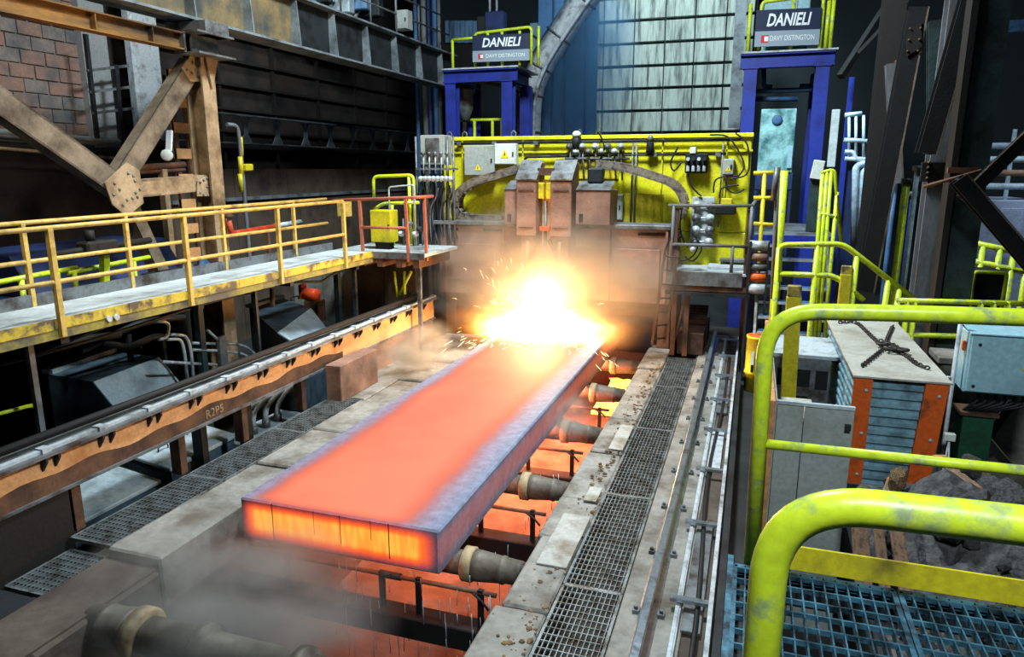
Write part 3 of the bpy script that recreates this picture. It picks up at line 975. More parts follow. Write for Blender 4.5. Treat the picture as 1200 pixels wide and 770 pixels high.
# hoses at the platform
h = T('gas_hoses', 'coiled gas hoses and fittings at the left of the work platform', 'hoses', (-1.15, 13.7, PZ))
for pts in ([(800, 275), (790, 290), (798, 305), (812, 300), (818, 285), (810, 272)], [(796, 268), (784, 282), (778, 300)], [(805, 290), (815, 280), (822, 292), (812, 306), (802, 300)], [(800, 240), (797, 265), (802, 285)]):
    MB().tube(smoothcurve([P(x, y, 13.62) for x, y in pts], 5), .016, 6).build('hose', 'cable', h)
q = P(812, 292, 13.62)
MB().lathe(q, (0, -1, 0), [(0, .05), (.08, .05), (.1, .02)], 10).build('fitting', 'lightsteel', h)
t = T('small_motor', 'black motor unit on the yellow gantry beside the valve plate', 'motor', P(851, 252, 14.4))
q = P(851, 245, 14.4)
MB().box(q.x - .2, q.x + .18, 14.32, 14.55, q.z - .1, q.z + .06).build('body', 'black', t, .02)
MB().box(q.x - .1, q.x + .1, 14.35, 14.5, q.z + .06, q.z + .2).build('cover', 'yellow', t, .01)
# ladder to the platform
a0, a1 = at(764, 404, Y=13.05), at(780, 292, Y=13.05)
b0, b1 = at(776, 406, Y=13.05), at(793, 296, Y=13.05)
t = T('steel_ladder', 'rusty steel ladder leaning between table and work platform', 'ladder', a0)
MB().bar(a0, a1, .05, .04, (0, 1, 0)).build('stile', 'rust', t)
MB().bar(b0 + V((0, .26, 0)), b1 + V((0, .26, 0)), .05, .04, (0, 1, 0)).build('stile', 'rust', t)
for i in range(7):
    k = .06 + i * .145
    MB().tube([a0.lerp(a1, k), b0.lerp(b1, k) + V((0, .26, 0))], .018, 6).build('rung', 'rust', t)
# boxed steps below the platform
t = T('cable_duct', 'rusty ribbed duct below the work platform beside the rail', 'duct', (-.95, 14, LZ))
MB().box(-1.2, -.72, 13.6, 14.4, LZ, LZ + .42).build('body', 'rust', t, .01)
for i in range(7):
    MB().box(-1.18, -.74, 14.45 + i * .12, 14.5 + i * .12, LZ + .42 + i * .03, LZ + .5 + i * .03).build('rib', 'rust', t)
MB().box(-1.2, -.7, 14.4, 15.3, LZ, LZ + .4).build('tail', 'rust', t)

# ------------------------------------------------------------------ valve stand at the left end of the gantry
t = T('valve_stand', 'tall grey valve stand with a row of round regulators by the gantry', 'valve stand', (-6.75, 13.9, 1.5))
a, b = P(493, 193, 13.7), P(520, 158, 13.7)
MB().box(a.x, b.x, 13.7, 14.1, a.z, b.z).build('cabinet', 'greybox', t, .01)
MB().box(a.x + .12, b.x - .1, 13.68, 13.71, a.z + .06, b.z - .06).build('cabinet_door', 'steel', t, .006)
for x in (487, 499, 524, 531):
    p_ = P(x, 160, 13.75); q_ = P(x, 295, 13.75)
    MB().tube([(p_.x, 13.75, p_.z), (p_.x, 13.75, 1.5)], .022, 6).build('upright', 'steel', t)
for i in range(8):
    p_ = P(495 + i * 4.9, 208, 13.62)
    MB().lathe(p_, (0, -1, -.3), [(0, .03), (.05, .03), (.06, .055), (.12, .055), (.13, .03)], 10).build('regulator', 'lightsteel', t)
    q_ = P(494 + i * 4.9 + (i % 3 - 1) * 3, 262 + (i % 4) * 8, 13.75)
    MB().tube(smoothcurve([p_, p_ + V((0, .06, -.35)), V((q_.x, 13.72, (p_.z + q_.z) / 2)), q_], 4), .016, 5).build('pipe', 'steel' if i % 2 else 'darksteel', t)
for i in range(5):
    p_ = P(496 + i * 7, 180, 13.66)
    MB().tube([p_, p_ + V((0, 0, -.4))], .014, 6).build('gauge_pipe', 'lightsteel', t)
    MB().lathe(p_, (0, -1, 0), [(0, .04), (.04, .04)], 10).build('gauge', 'steel', t)
p_ = P(488, 198, 13.7); q_ = P(532, 198, 13.7)
MB().box(p_.x, q_.x, 13.66, 13.95, p_.z - .02, p_.z + .02).build('shelf', 'steel', t)
MB().box(-7.0, -6.3, 13.6, 14.1, 1.46, 1.52).build('base_plate', 'lightsteel', t)
for i in range(16):        # dark hoses hanging below the regulators
    p_ = P(493 + i * 2.6, 214 + (i % 3) * 3, 13.85)
    q_ = P(488 + i * 3.2, 280 + (i * 7 % 5) * 6, 13.8)
    m_ = p_.lerp(q_, .5) + V((random.uniform(-.12, .12), -.05, 0))
    MB().tube(smoothcurve([p_, m_, q_], 5), .018, 5).build('hose', ['darksteel', 'cable', 'steel'][i % 3], t)
# row of grey fittings on the beam above the torch carriages
t = T('fitting_row', 'row of dusty grey pipe fittings on the yellow beam above the right carriage', 'fittings', P(700, 185, 14.5))
for i in range(9):
    p_ = P(668 + i * 7.5, 172 + (i % 2) * 6, 14.5)
    MB().lathe(p_, (0, -1, 0), [(0, .06), (.06, .07), (.08, .04), (.14, .04)], 10).build('fitting', ['steel', 'lightsteel', 'greybox'][i % 3], t)
    MB().tube([p_ + V((0, -.05, 0)), p_ + V((.05, -.05, -.45 - .1 * (i % 3)))], .018, 6).build('pipe', 'steel', t)
MB().tube([P(662, 186, 14.45), P(738, 186, 14.45)], .025, 8).build('pipe', 'steel', t)


# ------------------------------------------------------------------ left runway beam over the table edge
BX = -6.06
t = T('runway_beam', 'long orange and brown runway beam with rail on the left of the table', 'runway beam', (BX - .15, 8, LZ))
MB().box(BX - .2, BX - .02, 2.0, 13.2, .13, .5).build('web', 'orangeface', t)
# rust band of uneven height along the lower web
m = MB()
y = 2.0
prev = .29
while y < 9.6:
    nxt = .29 + .02 * math.sin(y * 3.1) + .02 * math.sin(y * 7.7 + 1)
    m.hexa([(BX - .03, y, .13), (BX - .008, y, .13), (BX - .008, y + .12, .13), (BX - .03, y + .12, .13), (BX - .03, y, prev), (BX - .008, y, prev), (BX - .008, y + .12, nxt), (BX - .03, y + .12, nxt)])
    prev = nxt
    y += .12
m.build('rust_band', 'rust', t)
MB().box(BX - .3, BX + .02, 2.0, 13.2, .1, .13).build('bottom_flange', 'steel', t)
MB().box(BX - .34, BX + .05, 2.0, 13.2, .5, .53).build('top_flange', 'steel', t)
MB().box(BX - .08, BX - .02, 2.0, 13.2, .53, .56).build('clip_bar', 'lightsteel', t)
MB().tube([(BX - .2, 2.0, .62), (BX - .2, 13.2, .62)], .042, 10).build('rail', 'brownblack', t)
for i in range(15):
    y = 4.55 + i * .62
    for d in (-.05, .08):
        MB().prism([(BX - .02, y + d, .5), (BX + .05, y + d, .5), (BX + .05, y + d, .46), (BX - .02, y + d, .36)], (0, .025, 0)).build('bracket', 'darksteel', t)
    MB().box(BX - .1, BX, y - .03, y + .06, .53, .575).build('rail_clip', 'lightsteel', t)
for y in (4.81, 6.2, 7.29, 8.6):
    MB().box(BX - .16, BX - .02, y - .05, y + .05, LZ - .02, .1).build('post', 'rust', t)
for y in (6.75, 7.6):
    MB().box(BX - .35, BX - .2, y - .05, y + .05, LZ - .4, .1).build('post', 'darksteel', t)
MB().box(BX - .5, BX, 2.2, 4.72, -.8, .1).build('pedestal', 'brownblack', t, .01)
MB().box(BX - .3, BX - .05, 10.25, 13.2, LZ - .4, .1).build('skirt_plate', 'brownplate', t, .01)
text('R2P5', .15, 'tan', (BX - .004, 6.75, .21), (math.pi / 2, 0, math.pi / 2), 'chalk_mark', t, ext=.001)
tag(MB().box(-6.0, -5.74, 9.06, 10.2, LZ - .02, .2).build('screen_box', 'brownplate', None, .012), 'brown sheet metal box under the far half of the runway beam', 'screen box')

# pale covers behind the posts
def cover(pts, z0, th, label, hnd):
    q = [V((x, y, z0 + (.12 if x < -7 else 0))) for x, y in pts]
    t = T('drive_cover', label, 'cover', sum(q, V()) / 4 - V((0, 0, .5)))
    MB().prism(q, (0, 0, -th)).build('lid', 'coversteel', t, .01)
    c = sum(q, V()) / 4
    MB().prism([p.lerp(c, .06) + V((0, 0, -th)) for p in q], (0, 0, -(z0 - th + 1.1))).build('body', 'hood', t)
    for (u, v) in hnd:
        p = q[0].lerp(q[1], u).lerp(q[3].lerp(q[2], u), v)
        MB().tube(bend([p, p + V((0, 0, .06)), p + V((0, .16, .06)), p + V((0, .16, 0))], .03), .009, 6).build('handle', 'darksteel', t)
    return t


cover([(-7.3, 4.78), (-7.3, 6.2), (-6.45, 6.2), (-6.45, 4.78)], -.5, .05, 'plain pale cover plate seen below the beam at the left', [])
cover([(-7.25, 6.35), (-7.25, 7.55), (-6.45, 7.55), (-6.45, 6.35)], -.42, .05, 'pale cover with small handles seen below the beam', [(.2, .5), (.55, .4), (.5, .8)])

# hoods over the drives: top quad, lower edge of the sloping face
def hood(top, low, zt, zl, label, strip=True):
    q = [at(x, y, Z=zt) for x, y in top]          # far-left, far-right, near-right (ridge start .. ) order given
    l = [at(x, y, Z=zl) for x, y in low]
    t = T('drive_hood', label, 'hood', sum(q, V()) / 4 - V((0, 0, zt + 1.1)))
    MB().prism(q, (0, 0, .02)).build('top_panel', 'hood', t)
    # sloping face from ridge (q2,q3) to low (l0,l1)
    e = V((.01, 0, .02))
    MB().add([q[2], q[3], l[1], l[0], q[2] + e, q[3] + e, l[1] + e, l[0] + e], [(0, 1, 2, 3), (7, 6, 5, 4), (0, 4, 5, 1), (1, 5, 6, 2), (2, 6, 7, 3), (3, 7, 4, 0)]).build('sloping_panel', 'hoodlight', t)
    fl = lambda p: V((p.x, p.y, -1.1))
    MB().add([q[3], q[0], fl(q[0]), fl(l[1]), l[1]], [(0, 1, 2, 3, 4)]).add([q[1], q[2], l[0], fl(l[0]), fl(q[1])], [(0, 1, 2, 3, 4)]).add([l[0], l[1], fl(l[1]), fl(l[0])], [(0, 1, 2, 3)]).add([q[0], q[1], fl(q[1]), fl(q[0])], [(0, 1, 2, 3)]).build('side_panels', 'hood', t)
    a, b = q[0], q[1]
    MB().bar(a + V((0, 0, .05)), b + V((0, 0, .05)), .16, .06).build('back_strip', 'coversteel', t)
    p = q[1].lerp(q[2], .35)
    MB().tube(bend([p + V((0, 0, .02)), p + V((0, 0, .09)), p + V((.02, .22, .09)), p + V((.02, .22, .02))], .03), .014, 6).build('handle', 'darksteel', t)
    m_ = (q[2] + q[3] + l[0] + l[1]) / 4 + V((.02, 0, .03))
    return t


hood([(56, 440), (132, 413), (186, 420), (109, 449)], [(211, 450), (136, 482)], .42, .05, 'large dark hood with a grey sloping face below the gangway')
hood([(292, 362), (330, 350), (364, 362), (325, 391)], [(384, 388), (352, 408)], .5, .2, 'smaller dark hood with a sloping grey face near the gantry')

# silver pipes between the hoods
def pipes(label, cat, X, runs, mat='pipe', name='pipe_run', r=.022):
    a = at(*runs[0][0], X=X)
    t = T(name, label, cat, a)
    for i, pts in enumerate(runs):
        MB().tube(bend([at(x, y, X=X + .03 * (i % 3)) for x, y in pts], .12), r, 8).build('pipe', mat, t)
    return t


t = pipes('bent silver pipes rising between the two dark hoods', 'pipes', -7.5, [[(196, 398), (212, 397), (216, 411), (222, 462)], [(199, 392), (219, 393), (224, 411), (228, 460)], [(182, 376), (199, 378), (196, 396), (186, 398)]])
t = pipes('silver hydraulic pipes with a clamp post left of the smaller hood', 'pipes', -7.5, [[(225, 402), (254, 403), (278, 403), (292, 408), (303, 420)], [(225, 410), (256, 411), (284, 414), (296, 422)], [(243, 387), (255, 398)], [(190, 424), (262, 428), (275, 426)]])
a = at(259, 398, X=-7.44); b = at(262, 445, X=-7.44)
MB().box(a.x - .03, a.x + .04, a.y - .08, a.y + .08, a.z - .9, a.z + .05).build('clamp_post', 'steel', t, .01)
t = pipes('thick dark pipes lying in the trench below the gangway', 'pipes', -8.2, [[(95, 412), (160, 380), (190, 374), (215, 372)], [(120, 400), (150, 408), (182, 394), (196, 396)], [(60, 410), (95, 398), (140, 392)]], 'darksteel', 'pipe_run', .05)
for xx_ in (150, 190):
    q = at(xx_, 392, X=-8.2)
    MB().bar((-8.2, q.y, -1.1), (-8.2, q.y, q.z), .06, .06, (0, 1, 0)).build('support', 'darksteel', t)
t = pipes('dark service pipes hung along the underside of the gangway', 'pipes', -7.1, [[(0, 428), (110, 398), (240, 356), (375, 322)], [(30, 420), (130, 380), (260, 346), (370, 318)], [(330, 331), (378, 330), (388, 322), (420, 312)]], 'darksteel', 'pipe_run', .022)
t = T('hanger_post', 'dark post standing below the gangway beside the large hood', 'post', at(44, 470, X=-7.0))
a, b = at(35, 415, X=-7.0), at(57, 515, X=-7.0)
MB().bar((a.x, a.y, 1.35), (a.x, a.y, -1.1), .06, .06, (0, 1, 0)).build('shaft', 'steel', t)
MB().box(a.x - .1, a.x + .1, a.y - .1, a.y + .1, -1.1, -1.07).build('base_plate', 'steel', t)
t = T('hanger_post', 'slim dark post below the gangway beside the smaller hood', 'post', at(300, 400, X=-7.0))
a = at(299, 350, X=-7.0)
MB().bar((a.x, a.y, 1.35), (a.x, a.y, -1.1), .05, .05, (0, 1, 0)).build('shaft', 'darksteel', t)
MB().box(a.x - .1, a.x + .1, a.y - .1, a.y + .1, -1.1, -1.07).build('base_plate', 'darksteel', t)
# lime hoop at far left below the gangway
t = T('hoop_rail', 'lime yellow hoop rail low at the left picture edge', 'hand rail', at(30, 500, X=-7.3))
MB().tube(bend([at(-20, 490, X=-7.3), at(44, 473, X=-7.3), at(52, 530, X=-7.3)], .12), .022, 8).build('hoop', 'limeyellow', t)
MB().tube([at(52, 528, X=-7.3), V((at(52, 528, X=-7.3).x, at(52, 528, X=-7.3).y, -1.1))], .022, 8).build('leg', 'limeyellow', t)

# pipe manifold behind the posts under the beam
t = T('hydraulic_manifold', 'dusty hydraulic manifold with pipes under the runway beam', 'manifold', (-6.5, 8.1, -1.1))
MB().box(-6.9, -6.5, 7.7, 9.1, -1.1, -.62).build('block', 'coversteel', t, .02)
for i in range(4):
    y = 7.8 + i * .28
    MB().tube(bend([(-6.6, y, -.6), (-6.6, y, -.28 - .03 * i), (-6.65, y + .4, -.2), (-6.7, y + .8, -.3)], .15), .04, 8).build('pipe', 'lightsteel', t)
    MB().cyl((-6.6, y, -.62), (-6.6, y, -.5), .06, 10).build('flange', 'steel', t)

# ------------------------------------------------------------------ gangway on the left
DK = 1.58
t = T('gangway', 'raised gangway with pale deck and chipped yellow fascia on the left', 'gangway', (-7.2, 8, 1.38))
MB().box(-7.62, -6.76, 2.5, 12.0, DK - .04, DK).build('deck', 'deck', t)
for i in range(10):
    y0 = 2.5 + i * .95
    MB().box(-6.76, -6.735, y0 + .004, y0 + .946, DK - .1, DK + .01).build('fascia_plate', 'fascia', t)
MB().box(-6.78, -6.745, 2.5, 12.0, 1.38, DK - .1).build('lower_fascia', 'fascialow', t)
MB().box(-7.66, -7.62, 2.5, 12.0, 1.38, DK + .14).build('kick_plate', 'steel', t)
for y in (3.5, 5.5, 7.5, 9.5, 11.5):
    MB().box(-7.6, -6.8, y - .05, y + .05, 1.3, DK - .04).build('joist', 'darksteel', t)
for y in (4.4, 8.2, 11.9):
    MB().bar((-7.5, y, -1.1), (-7.5, y, 1.3), .1, .1, (0, 1, 0)).build('support', 'dkgreen', t)
q = at(132, 375, X=-6.73)
for d in (-.05, .05):
    MB().cyl((-6.74, q.y + d, 1.47), (-6.71, q.y + d, 1.47), .035, 8).build('bolt', 'lightsteel', t)
RT = 2.5
runs = [('top_rail', [(-6.72, 2.6, RT), (-6.72, 10.97, RT + .06)]), ('mid_rail', [(-6.72, 2.6, 1.96), (-6.72, 10.97, 1.99)])]
railing('guard_rail', 'ochre yellow guard rail along the near side of the gangway', 'guard rail', runs, [((-6.72, y, 1.40), (-6.72, y, RT + .02)) for y in (3.6, 5.42, 7.25, 9.13, 10.97)], 'railyellow', .026, None, .055)
runs = [('top_rail', [(-7.64, 2.6, RT), (-7.64, 11.9, RT + .05)]), ('mid_rail', [(-7.64, 2.6, 2.08), (-7.64, 11.9, 2.1)])]
railing('guard_rail', 'ochre yellow guard rail along the far side of the gangway', 'guard rail', runs, [((-7.64, y, DK), (-7.64, y, RT + .02)) for y in (4.2, 5.85, 7.24, 9.03, 10.84)], 'railyellow', .026, None, .05)
# end platform with salmon rail
t = T('end_platform', 'small pale platform at the far end of the gangway', 'platform', (-6.5, 12.7, 1.4))
MB().box(-7.7, -5.7, 12.0, 13.6, 1.5, 1.56).build('deck', 'deck', t)
MB().box(-7.2, -5.68, 11.96, 12.0, 1.46, 1.58).build('edge_plate', 'steel', t)
for x in (-7.0, -6.6, -6.2, -5.85):
    MB().box(x - .06, x + .06, 11.98, 13.4, 1.3, 1.46).build('joist', 'rust', t)
for x in (-7.3, -5.9):
    MB().bar((x, 12.2, -.4), (x, 12.2, 1.3), .07, .07, (0, 1, 0)).build('leg', 'steel', t)
a = -6.98
railing('guard_rail', 'salmon red guard rail on the end platform near the valve stand', 'guard rail', [('top_rail', [(-7.55, 11.98, 2.52), (-5.78, 11.98, 2.6), (-5.72, 12.5, 2.6)]), ('mid_rail', [(-6.98, 11.98, 2.03), (-6.0, 11.98, 2.04)])],
        [((-6.95, 11.98, 1.42), (-6.98, 11.98, 2.55)), ((-6.0, 11.98, 1.42), (-6.03, 11.98, 2.57)), ((-5.74, 12.2, 1.42), (-5.76, 12.2, 2.58))], 'redrail', .028, None, .05)
# yellow cabinets on the end platform
t = cabinet('relief_cabinet', 'yellow cabinet standing on the end platform behind the salmon rail', -7.08, -6.62, 1.7, 2.32, 12.5, .3, 'yellow')
MB().box(-7.0, -6.7, 12.55, 12.75, 1.56, 1.7).build('foot', 'black', t)
t = cabinet('relief_cabinet', 'small orange yellow box hanging at the corner of the gangway rails', -7.62, -7.4, 2.2, 2.48, 12.2, .2, 'railyellow')
railing('hand_rail', 'lime yellow pipe frame behind the yellow cabinet', 'hand rail', [('top_rail', [(-7.35, 13.2, 2.5), (-7.35, 13.2, 2.95), (-6.45, 13.2, 2.98), (-6.45, 13.2, 1.6)]), ('mid_rail', [(-7.3, 13.1, 2.3), (-7.1, 13.1, 2.42), (-6.3, 13.1, 2.45)])],
        [((-6.55, 13.2, 1.56), (-6.55, 13.2, 2.95)), ((-7.0, 13.3, 1.56), (-7.0, 13.3, 2.4))], 'limeyellow', .035)
t = T('grey_pipe_frame', 'thin pale pipe frame beside the valve stand', 'pipe frame', (-6.9, 13.0, 1.56))
MB().tube(bend([(-6.85, 12.9, 1.56), (-6.85, 12.9, 2.75), (-6.3, 12.9, 2.8), (-6.3, 12.9, 1.56)], .06), .018, 6).build('frame', 'lightsteel', t)
t = T('pump_unit', 'cluster of small silver valves and pump on the end platform', 'pump', (-6.35, 12.8, 1.56))
MB().box(-6.55, -6.05, 12.6, 13.0, 1.56, 1.63).build('base', 'lightsteel', t, .01)
for i in range(5):
    MB().lathe((-6.5 + i * .1, 12.75, 1.85 + .1 * (i % 3)), (0, -1, .2), [(0, .05), (.1, .055), (.11, .03), (.16, .03)], 10).build('valve', ['lightsteel', 'darksteel', 'steel'][i % 3], t)
    MB().tube([(-6.5 + i * .1, 12.8, 1.63), (-6.5 + i * .1, 12.78, 2.15 - .05 * i)], .016, 6).build('pipe', 'steel', t)
# orange pipe beyond the gangway
t = T('orange_pipe', 'orange red pipe with silver end beyond the gangway rail', 'pipe', at(290, 270, X=-8.6))
MB().tube(bend([at(268, 258, X=-8.6), at(271, 274, X=-8.6), at(325, 265, X=-8.6)], .08), .05, 10).build('pipe', 'orangepipe', t)
MB().tube([at(322, 265, X=-8.6), at(352, 260, X=-8.6)], .05, 10).build('end_pipe', 'lightsteel', t)
MB().lathe(at(268, 256, X=-8.6), (0, 0, 1), [(0, .06), (.04, .1), (.08, .06)], 10).build('valve_head', 'rust', t)
a = at(313, 268, X=-8.6)
MB().bar(a, (a.x, a.y, -1.1), .06, .06, (0, 1, 0)).build('stand', 'rust', t)
t = T('lime_standpipe', 'lime yellow banded standpipe with a valve before the dark wall', 'standpipe', at(285, 215, X=-9.6))
a = at(286, 215, X=-9.6)
MB().tube(bend([at(266, 146, X=-9.6), at(278, 147, X=-9.6), at(281, 165, X=-9.6), V((a.x, a.y, 1.0)), V((a.x, a.y, -1.1))], .12), .04, 8).build('pipe', 'colgrey', t)
for yy in (182, 205, 225):
    p = at(283, yy, X=-9.6)
    MB().cyl(p, p + V((0, 0, .35)), .046, 8).build('band', 'yellow', t)
p = at(287, 197, X=-9.6)
MB().box(p.x - .1, p.x + .12, p.y - .1, p.y + .12, p.z - .06, p.z + .08).build('valve', 'yellow', t, .02)

# machines behind the gangway, at the far left
t = T('blue_machine', 'dark blue machine body in the shadow behind the gangway', 'machine', (-10.2, 9, 1.05))
MB().box(-11.2, -9.6, 7.2, 10.6, 1.05, 1.3).build('body', 'dkblue', t, .03)
S('floor_gallery', MB().box(-12.9, -8.42, 2, 12.4, .95, 1.05), 'darksteel', label='dark gallery floor behind the gangway')
MB().prism([(-11.2, 7.4, 1.3), (-9.6, 7.4, 1.3), (-10.0, 7.4, 1.9), (-11.2, 7.4, 1.9)], (0, 2.9, 0)).build('cover', 'dkblue', t, .02)
for i in range(4):
    MB().box(-9.62, -9.57, 7.5 + i * .75, 8.1 + i * .75, 1.08, 1.27).build('panel', 'bluehall', t, .01)
for i, (x, l) in enumerate(((18, 'lime yellow floor rail behind the gangway at the far left'), (120, 'lime yellow floor rail behind the gangway by the blue machine'))):
    a = at(x, 345, X=-8.6)
    railing('floor_rail', l, 'hand rail', [('top_rail', [(-8.6, a.y - .5, 1.75), (-8.6, a.y + .9, 1.8)]), ('mid_rail', [(-8.6, a.y - .5, 1.3), (-8.6, a.y + .9, 1.3)])], [((-8.6, a.y - .4, 1.05), (-8.6, a.y - .4, 1.75)), ((-8.6, a.y + .1, 1.05), (-8.6, a.y + .1, 1.75)), ((-8.6, a.y + .6, 1.05), (-8.6, a.y + .6, 1.78))], 'limeyellow', .035)
t = T('valve_station', 'dark valve station with a blue handwheel behind the gangway rail', 'valve station', (-8.2, 9.2, -1.1))
a = at(208, 310, X=-8.3)
MB().box(-8.75, -8.45, a.y - .3, a.y + .5, 1.05, a.z - .12).build('pedestal', 'darksteel', t, .02)
MB().tube([(-8.3, a.y - .4, a.z - .1), (-8.3, a.y + .8, a.z - .1)], .06, 8).build('pipe', 'darksteel', t)
for k in (0, .35):
    MB().lathe((-8.25, a.y + k, a.z - .1), (1, 0, .2), [(0, .06), (.12, .07), (.13, .12), (.17, .12), (.18, .03)], 14).build('handwheel', 'bluehall' if k else 'steel', t)
a = at(108, 300, X=-8.3)
t = T('valve_station', 'brown valve on a lime stand behind the gangway at left', 'valve station', (-8.3, a.y, -1.1))
MB().bar((-8.5, a.y + .25, 1.05), (-8.36, a.y + .25, a.z), .09, .09, (0, 1, 0)).build('stand', 'limeyellow', t)
MB().box(-8.42, -8.18, a.y - .15, a.y + .35, a.z, a.z + .2).build('body', 'brownblack', t, .03)
MB().cyl((-8.3, a.y, a.z + .2), (-8.3, a.y, a.z + .34), .06, 10).build('stem', 'brownblack', t)
MB().tube([(-8.3, a.y - .6, a.z + .08), (-8.3, a.y + 1.0, a.z + .12)], .045, 8).build('pipe', 'brownblack', t)
# screen wall and motor beside the hood
t = T('sheet_screen', 'tall grey brown sheet screen below the end platform', 'screen', (-7.6, 13.0, -1.1))
for i in range(4):
    x0 = -9.2 + i * .72
    MB().box(x0 + .006, x0 + .714, 12.9, 12.95, -1.1, 1.28).build('sheet', ['greybox', 'greybox', 'midwall', 'midwall'][i], t)
MB().box(-9.2, -6.3, 12.95, 13.02, .2, .28).build('rail', 'steel', t)
t = T('red_motor', 'orange red motor tucked between the smaller hood and the screen', 'motor', at(368, 360, Y=12.4))
a = at(368, 345, Y=12.4)
MB().lathe((a.x - .2, 12.4, a.z), (1, -.2, 0), [(0, .08), (.03, .13), (.3, .13), (.32, .09)], 16).build('drum', 'orangepipe', t)
MB().box(a.x - .15, a.x + .15, 12.25, 12.55, a.z - .55, a.z - .12).build('foot', 'rust', t)
MB().box(a.x - .3, a.x - .22, 12.3, 12.5, a.z - .1, a.z + .2).build('terminal_box', 'orangepipe', t, .01)
t = T('lime_brace', 'lime yellow V shaped brace below the end platform', 'brace', at(470, 345, Y=12.6))
for (a, b) in (((462, 318), (466, 348)), ((482, 318), (468, 346)), ((474, 318), (474, 345))):
    MB().tube([at(*a, Y=12.6), at(*b, Y=12.6)], .03, 6).build('leg', 'limeyellow', t)

# ------------------------------------------------------------------ truss bent and crane girder
TX = -8.9
def plane(x, y): return at(x, y, X=TX)
t = T('truss_bent', 'riveted ochre steel column with V bracing behind the gangway', 'steel frame', (TX, 10.25, -1.1))
MB().ibeam((TX, 10.28, -1.1), (TX, 10.28, 5.35), .36, .3, .03, .035, (1, 0, 0)).build('column', 'tan', t)
def member(a, b, w, mat, dx=0., nm='diagonal'):
    A, B = plane(*a), plane(*b)
    A.x += dx; B.x += dx
    d = (B - A).normalized()
    n = V((1, 0, 0)).cross(d).normalized()
    m = MB()
    # channel section facing the aisle
    m.bar(A, B, .02, w, n) if False else None
    for s in (-1, 1):
        m.prism([A + n * s * w / 2 + V((-.16, 0, 0)), B + n * s * w / 2 + V((-.16, 0, 0)), B + n * s * w / 2 + V((.06, 0, 0)), A + n * s * w / 2 + V((.06, 0, 0))], n * -s * .03)
    m.prism([A - n * w / 2 + V((.03, 0, 0)), B - n * w / 2 + V((.03, 0, 0)), B + n * w / 2 + V((.03, 0, 0)), A + n * w / 2 + V((.03, 0, 0))], (.03, 0, 0))
    return m.build(nm, mat, t)
member((140, 212), (226, 76), .3, 'olive')
member((146, 224), (-175, -4), .34, 'olive')
member((150, 228), (205, 345), .2, 'olive', -.05)
member((150, 222), (240, 214), .26, 'tan', 0, 'strut')
def gusset(pts, bl, nm='gusset_plate'):
    g = MB().prism([plane(*p) + V((.07, 0, 0)) for p in pts], (.025, 0, 0)).build(nm, 'tan', t, .004)
    for p in bl:
        MB().lathe(plane(*p) + V((.095, 0, 0)), (1, 0, 0), [(0, .022), (.015, .02), (.024, .01)], 8).build('rivet', 'steel', g)
gusset([(117, 214), (143, 190), (158, 200), (163, 238), (143, 254), (126, 240)], [(128, 215), (134, 222), (127, 228), (144, 203), (150, 206), (152, 212), (143, 234), (149, 232), (153, 226), (158, 222), (138, 240), (155, 231)])
gusset([(208, 80), (222, 58), (229, 60), (229, 96), (218, 96)], [(222, 66), (213, 82), (219, 86), (224, 83), (220, 74), (226, 90)])
gusset([(226, 212), (240, 205), (242, 230), (226, 230)], [(229, 214), (233, 211), (237, 209), (229, 226), (233, 228), (238, 229), (237, 219)])
MB().box(TX - .35, TX + .45, 10.0, 10.55, 5.2, 5.42).build('bearing_bracket', 'steel', t, .01)
for (z0, z1) in ((4.88, 4.91), (5.2, 5.23)):
    MB().box(TX + .0, TX + .5, 9.75, 10.6, z0, z1).build('bearing_flange', 'steel', t)
MB().box(TX + .2, TX + .24, 9.9, 10.5, 4.9, 5.2).build('bearing_web', 'steel', t)
MB().prism([(TX + .2, 10.2, 4.9), (TX + .2, 10.5, 4.9), (TX + .2, 10.3, 4.4)], (.03, 0, 0)).build('knee_plate', 'tan', t)

g = T('crane_girder', 'long plate girder with stiffener panels crossing the upper left', 'crane girder', (TX, 14, 5.45))
Y0, Y1 = 7.6, 20.9
MB().box(TX - .28, TX + .24, Y0, Y1, 5.43, 5.47).build('bottom_flange', 'girder', g)
MB().box(TX - .28, TX + .24, Y0, Y1, 6.36, 6.4).build('top_flange', 'girder', g)
ysx = [Y0]
for px_ in (232, 298, 352, 395, 433, 466, 494, 519):
    ysx.append(at(px_, 60, X=TX + .2).y)
for i, y in enumerate(ysx):
    if i:
        MB().prism([(TX + .02, y, 5.47), (TX + .22, y, 5.47), (TX + .22, y, 5.55), (TX + .16, y, 6.36), (TX + .02, y, 6.36)], (0, .03, 0)).build('stiffener', 'girder', g)
    y2 = ysx[i + 1] if i + 1 < len(ysx) else Y1
    MB().box(TX - .02, TX + .02, y, y2, 5.47, 6.36).build('web_panel', 'girderpanel' if i < 3 else 'darksteel', g)
t = T('tie_beam', 'brown rolled steel beam running into the column head at top left', 'steel beam', (-8.75, 7, 4.95))
MB().ibeam((-8.75, 3.5, 5.06), (-8.75, 9.75, 5.06), .26, .2, .015, .02).build('beam', 'ochredark', t)
MB().box(-8.85, -8.65, 9.72, 9.76, 4.9, 5.2).build('end_plate', 'steel', t)
for y in (8.1, 9.1):
    MB().box(-8.74, -8.66, y, y + .02, 4.96, 5.16).build('stiffener', 'ochredark', t)
